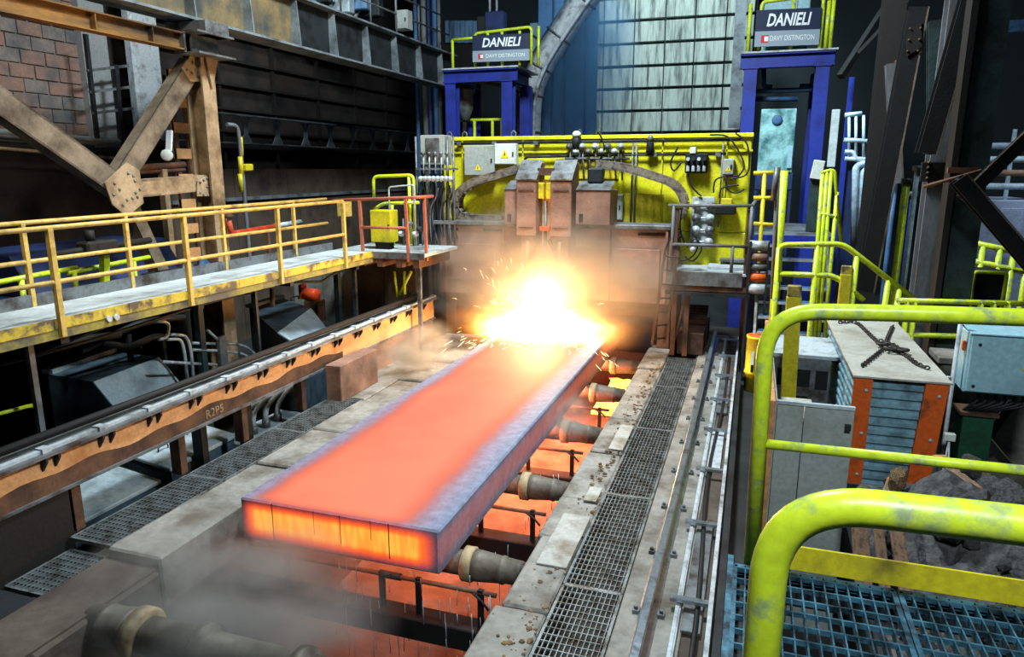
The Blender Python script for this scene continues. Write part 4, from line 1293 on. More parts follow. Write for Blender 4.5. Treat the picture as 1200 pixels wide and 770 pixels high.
# walkway rail and box on top of the girder
railing('guard_rail', 'dark guard rail standing on the crane girder', 'guard rail', [('top_rail', [(TX + .15, 11.5, 7.2), (TX + .15, 20.5, 7.35)]), ('mid_rail', [(TX + .15, 11.5, 6.8), (TX + .15, 20.5, 6.9)])], [((TX + .15, y, 6.4), (TX + .15, y, 7.2 + (y - 11.5) * .016)) for y in (12, 13.3, 14.6, 15.9, 17.2, 18.5, 19.8)], 'colgrey', .025)
cabinet('junction_box', 'pale junction box standing on the crane girder', TX + .1, TX + .45, 6.5, 6.95, 17.2, .3, 'greybox', None, 'junction box')
# ladder, pipes at the brick wall
t = T('cat_ladder', 'dark steel cat ladder fixed before the pale panel at upper left', 'ladder', at(120, 160, X=-12.3))
a0, a1, b0, b1 = at(114, 162, X=-12.3), at(100, 40, X=-12.3), at(142, 162, X=-12.3), at(135, 76, X=-12.3)
MB().bar(a0, a1, .07, .07, (0, 1, 0)).build('stile', 'darksteel', t)
MB().bar(b0, b1, .09, .09, (0, 1, 0)).build('stile', 'darksteel', t)
for yy in (83, 108, 133):
    MB().bar(at(102 + (yy - 83) * .12, yy, X=-12.3), at(150 + (yy - 83) * .1, yy - 6, X=-12.3), .05, .05).build('rung', 'steel', t)
tag(MB().box(-12.55, -12.3, 12.35, 13.1, 3.75, 8.5).build('pale_duct', 'lightsteel', None, .05), 'pale rounded duct panel standing behind the cat ladder', 'duct')
t = T('wall_pipes', 'grey pipe bundle along the foot of the brick wall', 'pipes', at(40, 160, X=-12.4))
for i, (ya, yb, r) in enumerate(((152, 160, .05), (157, 165, .04), (172, 180, .03), (163, 170, .03))):
    MB().tube([at(-20, ya, X=-12.4), at(140, yb + 6, X=-12.4)], r, 8).build('pipe', ['coversteel', 'colgrey', 'tan', 'darksteel'][i], t)
MB().tube(bend([at(110, 172, X=-12.4), at(140, 172, X=-12.4), at(147, 200, X=-12.4)], .2), .04, 8).build('drop_pipe', 'darksteel', t)
t = T('white_gauge', 'small white gauge on a brown pipe inside the V bracing', 'gauge', at(196, 190, X=-10.4))
p = at(196, 182, X=-10.4)
MB().lathe(p, (.6, -.8, 0), [(0, .1), (.06, .11), (.08, .09)], 14).build('dial', 'palebox', t)
MB().bar(p + V((0, .05, .08)), p + V((0, .12, .45)), .12, .04).build('flag', 'white', t)
MB().tube([at(160, 197, X=-10.4), at(216, 193, X=-10.4)], .06, 8).build('pipe', 'rust', t)
MB().tube([at(160, 202, X=-10.4), at(216, 199, X=-10.4)], .04, 8).build('pipe', 'rust', t)
p = at(190, 198, X=-10.4)
MB().bar(p, (p.x, p.y, -1.1), .12, .12, (0, 1, 0)).build('stand', 'tan', t)
t = T('perforated_post', 'orange brown perforated post behind the riveted column', 'post', at(216, 190, X=-11))
p = at(216, 190, X=-11)
MB().box(p.x - .03, p.x + .03, p.y - .22, p.y - .12, -1.1, 5.0).box(p.x - .03, p.x + .03, p.y + .12, p.y + .22, -1.1, 5.0).build('stile', 'rust', t)
for i in range(9):
    MB().box(p.x - .04, p.x + .04, p.y - .22, p.y + .22, .8 + i * .5, 1.0 + i * .5).build('batten', 'orangeface', t)

# dim screens and the castellated beam before the left wall
t = T('castellated_beam', 'grey castellated beam with holes in front of the dark wall', 'steel beam', (-11.9, 17, 3.3))
zc = 3.72
m = MB().box(-11.95, -11.75, 12.5, 25, zc - .03, zc).box(-11.95, -11.75, 12.5, 25, zc + .62, zc + .66)
m.build('flange', 'girder', t)
for i in range(10):
    y = 12.6 + i * 1.25
    MB().prism([(-11.86, y - .22, zc), (-11.86, y + .22, zc), (-11.86, y + .08, zc + .2), (-11.86, y + .08, zc + .45), (-11.86, y + .22, zc + .62), (-11.86, y - .22, zc + .62), (-11.86, y - .08, zc + .45), (-11.86, y - .08, zc + .2)], (.03, 0, 0)).build('web_post', 'girder', t)
t = T('dim_screen', 'dim brown panelled screen in front of the left wall', 'screen', (-11.9, 18, -1.1))
for i in range(6):
    y = 12.5 + i * 2.1
    MB().box(-12.0, -11.9, y + .01, y + 2.09, -1.1, 3.1).build('panel', 'midwall', t)
MB().box(-11.9, -11.82, 12.5, 25.1, 2.35, 2.43).build('rail', 'girder', t)


# ------------------------------------------------------------------ operator stand in the right foreground
FZ = -.55                       # floor level on the right
grating(.03, .66, 1.2, 3.02, 1.4, 'blue grey grating of the operator stand in the near right corner', 'operator stand gratings', 'bluegrate', .045, .09, True, .04)
grating(.68, 1.5, 1.2, 3.02, 1.4, 'shaded grating of the operator stand at the right picture edge', 'operator stand gratings', 'bluegrate', .045, .09, True, .04)
t = T('stand_frame', 'dark steel frame carrying the operator stand gratings', 'stand frame', (.8, 2, FZ))
MB().box(.0, .024, 1.0, 3.1, 1.24, 1.4).build('edge_channel', 'bluegrate', t)
MB().box(.0, 1.6, 3.03, 3.05, 1.24, 1.38).build('edge_channel', 'darksteel', t)
for x in (.08, 1.5):
    MB().bar((x, 2.95, FZ), (x, 2.95, 1.3), .08, .08, (0, 1, 0)).build('leg', 'darksteel', t)
    MB().bar((x, 1.2, FZ), (x, 1.2, 1.3), .08, .08, (0, 1, 0)).build('leg', 'darksteel', t)
    MB().box(x - .04, x + .04, 1.2, 3.0, 1.26, 1.345).build('joist', 'darksteel', t)
S('floor_right', MB().box(-.02, 6, .4, 3.3, -.75, -.55), 'floor', label='dark floor below the operator stand')
# nearest hoop rail
t = T('hoop_guard_rail', 'thick lime yellow bent tube rail closest to the camera', 'guard rail', (.1, 1.32, 1.4))
MB().tube(bend([(.075, 1.32, 1.4), (.075, 1.32, 2.505), (.5, 1.32, 2.515), (1.3, 1.32, 2.53)], .17, 12), .0345, 20).build('bent_tube', 'limeyellow', t)
MB().cyl((.075, 1.32, 1.4), (.075, 1.32, 1.42), .06, 12).build('foot_flange', 'limeyellow', t)
# second guard rail
t = T('guard_rail', 'lime and dull yellow guard rail with toe board at the far edge of the stand', 'guard rail', (.1, 3.07, 1.4))
MB().tube(bend([(.1, 3.07, 1.39), (.085, 3.07, 2.53), (.5, 3.07, 2.55), (1.7, 3.07, 2.58)], .2, 10), .034, 16).build('top_rail', 'limeyellow', t)
MB().tube([(.1, 3.07, 1.955), (1.7, 3.07, 1.97)], .021, 10).build('mid_rail', 'limeyellow', t)
MB().box(.16, 1.7, 3.055, 3.067, 1.4, 1.51).build('toe_board', 'yellow', t)
MB().bar((1.62, 3.07, 1.39), (1.62, 3.07, 2.57), .05, .05, (0, 1, 0)).build('post', 'limeyellow', t)

# ------------------------------------------------------------------ grey sheet panels and tan board
t = T('sheet_metal_screen', 'grey sheet metal panel with a seam standing left of the orange crate', 'panel', (.55, 5.6, FZ))
for x0, x1 in ((.28, .47), (.476, .82)):
    MB().box(x0, x1, 5.6, 5.62, FZ, 1.36).build('sheet', 'greybox', t, .003)
MB().box(.28, .82, 5.59, 5.625, 1.35, 1.375).build('top_strip', 'lightsteel', t)
MB().box(.76, .8, 5.56, 5.6, 1.2, 1.24).build('stain_plate', 'darksteel', t)
t = T('side_board', 'long tan edged board running beside the grey panel toward the gantry', 'board', (.25, 7, FZ))
MB().box(.22, .26, 5.5, 8.6, FZ, 1.4).build('board', 'tanboard', t, .004)
MB().box(.262, .28, 5.64, 8.5, FZ, 1.36).build('lining', 'greybox', t)
for y in (6, 6.8, 7.6):
    MB().cyl((.22, y, .9), (.21, y, .9), .02, 6).build('bolt', 'darksteel', t)
tag(MB().box(.36, .62, 6.2, 6.75, 1.02, 1.06).build('cover_plate', 'lid', None, .005), 'small cream plate resting inside the side board', 'plate')
t = T('bearing_block', 'grey machine block with dark square holes behind the grey panel', 'machine block', (.65, 9, FZ))
MB().box(.34, .98, 8.7, 9.6, FZ, .95).build('body', 'steel', t, .01)
for (x0, z0, w, h) in ((.4, .62, .12, .2), (.6, .62, .16, .2), (.82, .6, .13, .22), (.45, .15, .3, .35)):
    MB().box(x0, x0 + w, 8.68, 8.72, z0, z0 + h).build('hole', 'black', t)
MB().box(.36, .96, 8.6, 8.7, .3, .4).build('ledge', 'lightsteel', t, .004)
MB().box(.62, .96, 8.55, 8.7, -.1, .06).build('ledge', 'lid', t, .004)
MB().box(.3, 1.05, 8.7, 9.7, .95, 1.0).build('top_plate', 'lightsteel', t, .006)
MB().box(.34, .62, 6.2, 6.8, FZ, 1.02).build('front_block', 'darksteel', t, .01)
for x, y, zt, l, xb in ((.475, 8.05, 1.9, 'chipped yellow post standing left of the crate', .53), (1.33, 11.2, 1.75, 'chipped yellow post standing behind the crate', 1.33)):
    t = T('yellow_post', l, 'post', (x, y, FZ))
    MB().hexa([(xb - .08, y - .05, FZ), (xb + .08, y - .05, FZ), (xb + .08, y + .05, FZ), (xb - .08, y + .05, FZ), (x - .075, y - .05, zt - .12), (x + .075, y - .05, zt - .12), (x + .075, y + .05, zt - .12), (x - .075, y + .05, zt - .12)]).build('shaft', 'yellow', t, .008)
    MB().box(x - .07, x + .07, y - .045, y + .045, zt - .12, zt).build('cap', 'fascia', t, .008)

# ------------------------------------------------------------------ corrugated crate with orange corner posts
CX0, CX1, CY0, CY1, CT = 1.03, 1.82, 7.25, 10.1, 1.18
t = T('steel_crate', 'corrugated steel crate with orange corner posts and grey lid', 'crate', ((CX0 + CX1) / 2, (CY0 + CY1) / 2, FZ))
MB().box(CX0 + .05, CX1 - .13, CY0 + .06, CY1 - .03, FZ, CT - .02).build('core', 'corr', t)
MB().box(CX0 - .02, CX1 + .02, CY0 - .03, CY1 + .02, CT - .01, CT + .012).build('lid', 'lid', t, .003)
for i in range(18):
    z = CT - .08 - i * .092
    b = CX1 - .02 - .06 * (CT - z)
    MB().profile((CX0 + .12, CY0 + .05, z), (b - .12, CY0 + .05, z), [(-.0, -.045), (.024, -.028), (.024, .01), (0, .03), (-.02, .03), (-.02, -.045)]).build('corrugated_rib', 'corr', t)
    MB().profile((CX0 + .045, CY1 - .03, z), (CX0 + .045, CY0 + .1, z), [(-.0, -.045), (.024, -.028), (.024, .01), (0, .03), (-.02, .03), (-.02, -.045)]).build('corrugated_rib', 'corr', t)
    MB().profile((CX1 - .1, CY0 + .1, z), (CX1 - .1, CY1 - .03, z), [(-.0, -.045), (.024, -.028), (.024, .01), (0, .03), (-.02, .03), (-.02, -.045)]).build('corrugated_rib', 'corr', t)
for (x0, x1, dxb) in ((CX0 - .005, CX0 + .155, 0.), (CX1 - .19, CX1, -.1)):
    p = MB().hexa([(x0 + dxb, CY0 - .012, FZ), (x1 + dxb, CY0 - .012, FZ), (x1 + dxb, CY0 + .04, FZ), (x0 + dxb, CY0 + .04, FZ), (x0, CY0 - .012, CT - .012), (x1, CY0 - .012, CT - .012), (x1, CY0 + .04, CT - .012), (x0, CY0 + .04, CT - .012)]).build('corner_post', 'orange', t)
    for z in (1.05, .62, .2):
        MB().lathe(((x0 + x1) / 2 + .03 + dxb * (CT - z) / 1.7, CY0 - .012, z), (0, -1, 0), [(0, .018), (.012, .016)], 8).build('bolt', 'lightsteel', p)
# chain sling on the lid: separate leg meshes of real links
def links(path, r=.011, L=.05):
    m = MB()
    acc = 0.
    pts = [path[0]]
    last = path[0]
    for p in path[1:]:
        d = (p - last).length
        while d >= L:
            last = last.lerp(p, L / d)
            pts.append(last.copy())
            d = (p - last).length
    for i in range(len(pts) - 1):
        a, b = pts[i], pts[i + 1]
        d = (b - a).normalized()
        s = V((-d.y, d.x, 0)) if i % 2 else (V((-d.y, d.x, 0)) * .5 + V((0, 0, .8))).normalized()
        c = (a + b) / 2 + V((0, 0, .012))
        ring = [c + d * math.cos(k * math.pi / 4) * L * .62 + s * math.sin(k * math.pi / 4) * L * .36 for k in range(9)]
        m.tube(ring, r * .75, 5, False)
    return m
t = T('chain_sling', 'dark four legged chain sling knotted on the grey crate lid', 'chain', (1.4, 8.5, CT))
LZ2 = CT + .02
for pts in ([(983, 379), (1003, 379), (1020, 394), (1034, 407)], [(1046, 383), (1042, 392), (1038, 402)], [(1010, 430), (1024, 419), (1036, 409)], [(1048, 411), (1062, 418), (1075, 428), (1091, 434)], [(1030, 400), (1046, 405), (1058, 414), (1046, 412), (1032, 408)]):
    links(smoothcurve([at(x, y, Z=LZ2) for x, y in pts], 5)).build('chain_leg', 'chain', t)
for x, y in ((1035, 405), (1045, 411), (1057, 412)):
    p = at(x, y, Z=LZ2 + .02)
    MB().tube([p + V((math.cos(k * .785) * .06, math.sin(k * .785) * .045, .02)) for k in range(9)], .016, 6, False).build('shackle', 'chain', t)

# ------------------------------------------------------------------ pale blue switch box on a green pedestal
EY = 7.3
t = cabinet('switch_box', 'pale blue electrical switch box at the right picture edge', 1.95, 2.66, 1.09, 1.64, EY, .38, 'bluebox', None, 'switch box')
MB().prism([(1.95, EY, 1.64), (2.66, EY, 1.64), (2.66, EY + .38, 1.68), (1.95, EY + .38, 1.68)], (0, 0, .01)).build('rain_cover', 'bluebox', t)
for x, z in ((2.03, 1.55), (2.02, 1.16)):
    MB().cyl((x, EY, z), (x, EY - .012, z), .014, 8).build('lock', 'darksteel', t)
MB().prism([(2.37, EY - .006, 1.34), (2.43, EY - .006, 1.39), (2.49, EY - .006, 1.34)], (0, .004, 0)).build('arrow_label', 'limeyellow', t)
MB().box(1.925, 1.95, EY + .1, EY + .17, 1.46, 1.55).build('signal_lamp', 'orange', t, .006)
t = T('conduit_post', 'thin grey conduit post left of the pale blue switch box', 'post', (1.89, 7.4, FZ))
MB().tube([(1.885, 7.43, FZ), (1.885, 7.43, 1.84)], .02, 8).build('post', 'lightsteel', t)
MB().tube([(1.885, 7.43, 1.19), (1.83, 7.43, 1.19)], .014, 6).build('arm', 'lightsteel', t)
t = T('pedestal', 'dark green pedestal below the switch box with cables', 'pedestal', (2.15, 7.6, FZ))
MB().box(2.03, 2.29, 7.5, 7.74, FZ, .82).build('column', 'green', t, .006)
MB().box(2.0, 2.32, 7.47, 7.77, .82, .85).build('top_plate', 'rust', t)
for i in range(7):
    x = 2.12 + i * .07
    MB().tube(smoothcurve([(x, 7.5, 1.1), (x, 7.48, .98), (2.06 + i * .045, 7.5, .9), (2.04 + i * .03, 7.55, .85)], 4), .014, 6).build('cable', 'cable', t)
t = T('grey_socket', 'small white socket box on thin wire legs right of the crate', 'socket box', (1.9, 7.1, FZ))
q = at(1113, 513, Y=7.1)
MB().box(q.x - .045, q.x + .045, 7.08, 7.14, q.z - .03, q.z + .04).build('box', 'palebox', t, .006)
for d in (-.03, .05):
    MB().tube([(q.x, 7.11, q.z), (q.x + d * 2, 7.11, FZ)], .008, 6).build('leg', 'lightsteel', t)

# ------------------------------------------------------------------ rubble skip
t = T('rubble_skip', 'low open skip full of rubble below the guard rail', 'skip', (1.7, 5.4, FZ))
MB().box(.94, .97, 4.0, 6.95, FZ, .12).build('side', 'darksteel', t)
MB().box(.94, 2.9, 6.92, 6.95, FZ, .22).build('end', 'darksteel', t)
MB().box(2.87, 2.9, 4.0, 6.92, FZ, .12).build('side', 'darksteel', t)
MB().box(.97, 2.87, 4.0, 4.03, FZ, .1).build('end', 'darksteel', t)
MB().box(.97, 2.87, 4.03, 6.92, FZ + .01, FZ + .04).build('bottom', 'darksteel', t)
tag(MB().box(2.2, 2.85, 7.05, 7.1, FZ, .32).build('green_sheet', 'green', None, .004), 'green painted sheet leaning behind the rubble skip', 'sheet')
# heap bed
def hz(x, y):
    return FZ + .66 + .55 * math.exp(-((x - 1.65) ** 2 / .35 + (y - 6.0) ** 2 / .6)) + .3 * math.exp(-((x - 2.3) ** 2 / .3 + (y - 5.2) ** 2 / .5)) + .12 * math.sin(x * 7) * math.sin(y * 6)
n = 26
vs, fs = [], []
rr = random.Random(11)
for i in range(n):
    for j in range(n):
        x, y = 1.0 + 1.84 * i / (n - 1), 4.06 + 2.83 * j / (n - 1)
        vs.append((x, y, hz(x, y) + rr.uniform(-.04, .04)))
for i in range(n - 1):
    for j in range(n - 1):
        fs.append((i * n + j, (i + 1) * n + j, (i + 1) * n + j + 1, i * n + j + 1))
k0 = len(vs)
ring = [i * n for i in range(n)] + [(n - 1) * n + j for j in range(1, n)] + [i * n + n - 1 for i in range(n - 2, -1, -1)] + [j for j in range(n - 2, 0, -1)]
vs2 = [(vs[i][0], vs[i][1], FZ + .045) for i in ring]
fs += [(ring[a], ring[(a + 1) % len(ring)], k0 + (a + 1) % len(ring), k0 + a) for a in range(len(ring))]
fs.append(tuple(range(k0, k0 + len(ring))))
tag(MB().add(vs + vs2, fs).build('rubble_fines', 'rubble'), 'bed of crushed grey rubble filling the skip', 'rubble', None, 'stuff')
protos = []
for k in range(8):
    o = MB().rock((0, 0, 0), 1, 300 + k, (1, .85, .7), 2 if k < 4 else 1).build('rubble_lump', 'rubble' if k % 3 else 'rubbletan')
    protos.append(o)
rr = random.Random(5)
used = set()
for k in range(90):
    pr = protos[k % 8]
    o = pr if k < 8 else pr.copy()
    if k >= 8:
        col.objects.link(o)
    x, y = rr.uniform(1.1, 2.75), rr.uniform(4.3, 6.75)
    s = rr.choice([.05, .08, .11, .2, .05, .07])
    o.location = (x, y, hz(x, y) + s * .2 + (0.05))
    o.scale = (s, s, s)
    o.rotation_euler = (rr.uniform(0, 6), rr.uniform(0, 6), rr.uniform(0, 6))
    tag(o, ('tan ' if (k % 8) % 3 == 0 else 'grey ') + ('pebble sized crumb' if s < .055 else 'fist sized lump' if s < .1 else 'big boulder like lump') + ' of slag at the ' + ('near ' if y < 5.1 else 'middle ' if y < 6.0 else 'back ') + ('left' if x < 1.65 else 'centre' if x < 2.2 else 'right') + ' of the rubble skip', 'rubble lump', 'rubble lumps in the skip')
for (a, b, w, l) in (((.90, 4.8, .2), (.84, 5.2, .82), .11, 'broad brown plank sticking up at the left of the skip'), ((1.03, 4.75, .2), (.95, 5.2, .84), .07, 'narrow brown plank second from the left in the skip'), ((1.16, 4.7, .2), (1.05, 5.2, .86), .09, 'grey weathered plank lying in the skip beside the brown planks'),
                     ((1.1, 5.9, .30), (1.3, 6.5, .48), .08, 'knotted pale timber leaning at the back of the skip'), ((1.9, 5.7, .62), (1.65, 6.6, .70), .12, 'dark charred board on top of the rubble')):
    t = T('plank', l, 'plank', a, 'timber in the skip')
    MB().bar(a, b, w, .025).build('board', 'wood', t, .004)
    A, B = V(a), V(b)
    MB().bar(A.lerp(B, .96) + V((0, 0, .002)), B + V((0, 0, .002)), w * .9, .03).build('splintered_end', 'tanboard', t)

# ------------------------------------------------------------------ stair and lime rails
t = T('steel_stair', 'short steel stair with blue black treads up to the rear landing', 'stair', (.75, 12.8, FZ))
for i in range(8):
    z = 1.75 - i * .22
    y = 13.9 - i * .24
    tr_ = MB().box(.2, 1.3, y, y + .26, z - .045, z).build('tread', 'bluehall', t, .006)
    MB().box(.2, 1.3, y - .015, y, z - .04, z + .005).build('nosing', 'lightsteel', tr_)
for x in (.16, 1.3):
    MB().bar((x, 14.15, 1.85), (x, 12.0, -.1), .04, .22).build('stringer', 'steel', t)
t = T('rear_landing', 'grey landing plate at the top of the stair by the portal', 'landing', (.8, 15, 1.8))
MB().box(.05, 1.45, 14.25, 17.5, 1.82, 1.9).build('deck', 'steel', t)
MB().box(.05, 1.45, 14.2, 14.25, 1.7, 1.9).build('front_edge', 'blue', t)
for x, y in ((.1, 14.4), (1.4, 14.4), (.1, 17.2), (1.4, 17.2)):
    MB().bar((x, y, -.9), (x, y, 1.82), .1, .1, (0, 1, 0)).build('leg', 'dkblue', t)
Y = 11.2
g = lambda x, y: at(x, y, Y=Y)
railing('stair_rail', 'lime yellow stair rail sloping down in front of the stair', 'hand rail', [('top_rail', [g(913, 330), g(913, 287), g(988, 286), g(1078, 356)]), ('mid_rail', [g(913, 321), g(978, 323), g(1012, 352)])],
        [((g(x, 300).x, Y, FZ), g(x, yt)) for x, yt in ((913, 290), (958, 287), (1004, 300), (1041, 328), (1054, 338))], 'limeyellow', .04)
g2 = lambda x, y: at(x, y, Y=12.3)
railing('stair_rail', 'lime yellow railing with close posts on the right of the stair', 'hand rail', [('top_rail', [g2(962, 203), g2(978, 198), g2(986, 290)]), ('mid_rail', [g2(962, 250), g2(982, 255)])],
        [((g2(x, 250).x, 12.3, -.1), g2(x, yt)) for x, yt in ((964, 203), (969, 201), (974, 200), (981, 225))], 'limeyellow', .03)
g3 = lambda x, y: at(x, y, Y=13.2)
railing('stair_rail', 'yellow railing at the left of the stair beside the gantry end', 'hand rail', [('top_rail', [g3(883, 203), g3(915, 202)]), ('mid_rail', [g3(883, 232), g3(912, 232)]), ('toe_rail', [g3(883, 262), g3(912, 264)])],
        [((g3(x, 240).x, 13.2, .3), g3(x, 203)) for x in (896, 921)], 'yellow', .035)
t = T('lime_stanchion', 'thick lime stanchion at the foot of the stair', 'post', (g2(916, 340).x, 12.3, FZ))
a = g2(916, 240)
MB().tube([(a.x, 12.3, FZ), (a.x, 12.3, g2(916, 200).z)], .06, 10).build('tube', 'limeyellow', t)
MB().cyl((a.x, 12.3, FZ), (a.x, 12.3, FZ + .03), .1, 10).build('foot_plate', 'limeyellow', t)
t = T('leaning_pipe', 'grey pipe leaning upright against the stair railing', 'pipe', at(906, 345, Y=11.9))
MB().tube([at(905, 350, Y=11.9), at(912, 196, Y=11.9)], .035, 8).build('pipe', 'colgrey', t)
MB().tube([at(906, 235, Y=11.86), at(911, 196, Y=11.86)], .045, 8).build('sleeve', 'steel', t)
# pipes and drums behind the trench, left of the stair
t = T('pipe_rack', 'stack of pale and orange pipes left of the stair', 'pipes', (.1, 13.2, .3))
for i, (yy, mt, r) in enumerate(((288, 'pipe', .09), (301, 'brownplate', .08), (313, 'steel', .07), (325, 'orange', .08), (338, 'lightsteel', .1))):
    a = at(884, yy, Y=12.9); b = at(905, yy, Y=12.9)
    MB().cyl((-.02, 12.9, a.z), (.3, 12.9, a.z), r, 14).build('pipe', mt, t)
MB().box(-.02, .02, 12.8, 13.0, FZ, 1.9).build('support', 'darksteel', t)
MB().box(.28, .31, 12.8, 13.0, FZ, 1.9).build('support', 'darksteel', t)
t = T('yellow_drum', 'yellow drum standing left of the stair foot', 'drum', (.25, 12.2, FZ))
MB().lathe((.25, 12.3, FZ), (0, 0, 1), [(0, .2), (.3, .2), (.31, .215), (.34, .215), (.35, .2), (.9, .2), (.91, .21), (.95, .21)], 20).build('shell', 'yellow', t)
MB().lathe((.25, 12.3, FZ + .95), (0, 0, 1), [(0, .19), (.01, .19)], 20).build('lid', 'orange', t)

# ------------------------------------------------------------------ right columns and bracing
def hcol(name, px_, py_, Y, w, z0, z1, mat, label, lean=0.):
    x = at(px_, py_, Y=Y).x
    t = T(name, label, 'steel column', (x, Y, z0))
    MB().ibeam((x, Y, z0), (x + lean, Y, z1), w, w, .03, .04, (0, 1, 0)).build('shaft', mat, t)
    MB().box(x - w * .7, x + w * .7, Y - w * .7, Y + w * .7, z0, z0 + .03).build('base_plate', mat, t)
    return t, x


t, xA = hcol('steel_column', 1089, 300, 11.5, .34, FZ, 9, 'colgrey', 'grey open steel column right of the stair rail')
for i in range(8):
    for s in (-1, 1):
        MB().lathe((xA + s * .1, 11.37, 2.95 + i * .16), (0, -1, 0), [(0, .02), (.02, .015)], 6).build('rivet', 'steel', t)
t, xB = hcol('steel_column', 1126, 280, 10.6, .32, FZ, 9, 'dkgreen', 'wide dark green grey column beside the switch box')
MB().box(xB - .26, xB - .19, 10.4, 10.7, FZ, 9).build('side_flange', 'brownblack', t)
MB().box(xB - .3, xB + .05, 10.35, 10.42, 3.05, 3.12).build('cleat', 'rust', t)
t, xC = hcol('steel_column', 1032, 150, 14.2, .34, FZ, 9, 'brownblack', 'dark riveted column behind the stair at the upper right')
for i in range(10):
    MB().lathe((xC + .1, 14.03, 2.6 + i * .25), (0, -1, 0), [(0, .025), (.02, .018)], 6).build('rivet', 'rust', t)
def brace(a, b, Y, w, mat, label, gus=None):
    A, B = at(*a, Y=Y), at(*b, Y=Y)
    t = T('brace_member', label, 'steel brace', A)
    d = (B - A).normalized()
    n = V((0, 1, 0)).cross(d).normalized()
    MB().ibeam(A, B, w, w * .8, .02, .03, (0, 1, 0)).build('member', mat, t)
    MB().prism([A - n * w * .5 + V((0, -w * .52, 0)), A - n * w * .42 + V((0, -w * .52, 0)), B - n * w * .42 + V((0, -w * .52, 0)), B - n * w * .5 + V((0, -w * .52, 0))], (0, .02, 0)).build('edge_angle', 'olive', t)
    if gus:
        p = MB().prism([at(x, y, Y=Y - w * .6) for x, y in gus], (0, .02, 0)).build('gusset_plate', 'brownblack', t)
        c = sum((at(x, y, Y=Y - w * .6) for x, y in gus), V()) / len(gus)
        for k in range(6):
            q = c + V(((k % 2 - .5) * .14, 0, (k // 2 - 1) * .16))
            MB().lathe(q, (0, -1, 0), [(0, .02), (.02, .015)], 6).build('rivet', 'rust', p)
    return t


brace((1074, 10), (1012, 340), 13, .3, 'black', 'black diagonal brace crossing behind the grey column', [(1062, 40), (1080, 25), (1080, 55), (1063, 66)])
brace((1138, -10), (1084, 180), 11.08, .26, 'black', 'black diagonal brace running up from the riveted cross plate')
brace((1044, 75), (1050, 215), 13.6, .2, 'colgrey', 'slim blue grey strut between the dark riveted column and the brace')
brace((1094, 25), (1094, 205), 11.8, .18, 'dkgreen', 'slim dark teal strut just above the cross plate')
brace((1122, 210), (1215, 318), 9.6, .2, 'black', 'black diagonal brace falling to the right picture edge')
brace((1128, 234), (1215, 150), 9.9, .16, 'black', 'black diagonal brace rising to the right picture edge')
brace((1105, 455), (1180, 545), 8.2, .1, 'black', 'thin black diagonal brace behind the green pedestal')
brace((1185, 470), (1120, 560), 8.4, .1, 'black', 'thin black counter brace behind the green pedestal')
t = T('cross_plate', 'brown riveted plate joining the two right columns', 'steel plate', at(1103, 200, Y=11.2))
a, b = at(1078, 213, Y=11.28), at(1122, 190, Y=11.28)
MB().box(a.x, b.x, 11.28, 11.33, a.z, b.z).build('plate', 'brownblack', t, .004)
for k in range(4):
    for e in (a.x + .08, b.x - .08):
        MB().lathe((e, 11.28, a.z + .05 + k * .07), (0, -1, 0), [(0, .02), (.025, .016)], 6).build('rivet', 'olive', t)
tag(MB().tube([at(1082, 219, Y=10.3), at(1150, 200, Y=10.3)], .022, 8).build('rusty_rod', 'rust'), 'thin rusty rod fixed slantwise across the right columns', 'rod')
# roof steel at the upper right
t = T('roof_truss', 'dim roof brace crossing the dark upper right', 'roof brace', at(1000, 60, Y=16))
MB().bar(at(1005, 62, Y=16), at(1064, 0, Y=16), .06, .06).build('rod', 'brownblack', t)
MB().bar(at(985, 90, Y=16), at(1050, -10, Y=17), .12, .12).build('chord', 'black', t)
t = T('blue_header', 'blue header beam at the right picture edge below the roof', 'steel beam', at(1170, 35, Y=11))
MB().bar(at(1150, 34, Y=11), at(1230, 28, Y=11), .1, .14).build('beam', 'bluehall', t)
MB().box(*[v for p in zip(at(1149, 52, Y=10.9), at(1170, 40, Y=10.9)) for v in p][:2], 10.9, 11.1, at(1149, 52, Y=10.9).z, at(1149, 38, Y=10.9).z).build('end_cleat', 'bluehall', t)


# ------------------------------------------------------------------ right rear: portal, panels, pipes
def portal(x0, x1, Y, zb, label):
    t = T('blue_portal', label, 'portal frame', ((x0 + x1) / 2, Y, -.9))
    for x in (x0, x1):
        MB().ibeam((x, Y, -.9), (x, Y, zb), .3, .3, .02, .03, (0, 1, 0)).build('column', 'blue', t)
        MB().box(x - .18, x + .18, Y - .18, Y + .18, zb - .02, zb + .01).build('cap_plate', 'blue', t)
        MB().ibeam((x, Y + 1.6, -.9), (x, Y + 1.6, zb), .3, .3, .02, .03, (0, 1, 0)).build('column', 'blue', t)
    MB().ibeam((x0 - .25, Y, zb + .16), (x1 + .25, Y, zb + .16), .32, .22, .02, .03).build('beam', 'blue', t)
    for x in (x0, x1):
        MB().ibeam((x, Y, zb + .16), (x, Y + 1.8, zb + .16), .3, .2, .02, .03).build('side_beam', 'blue', t)
    MB().box(x0 - .25, x1 + .3, Y - .14, Y + 1.8, zb + .33, zb + .37).build('deck', 'lightsteel', t)
    return t


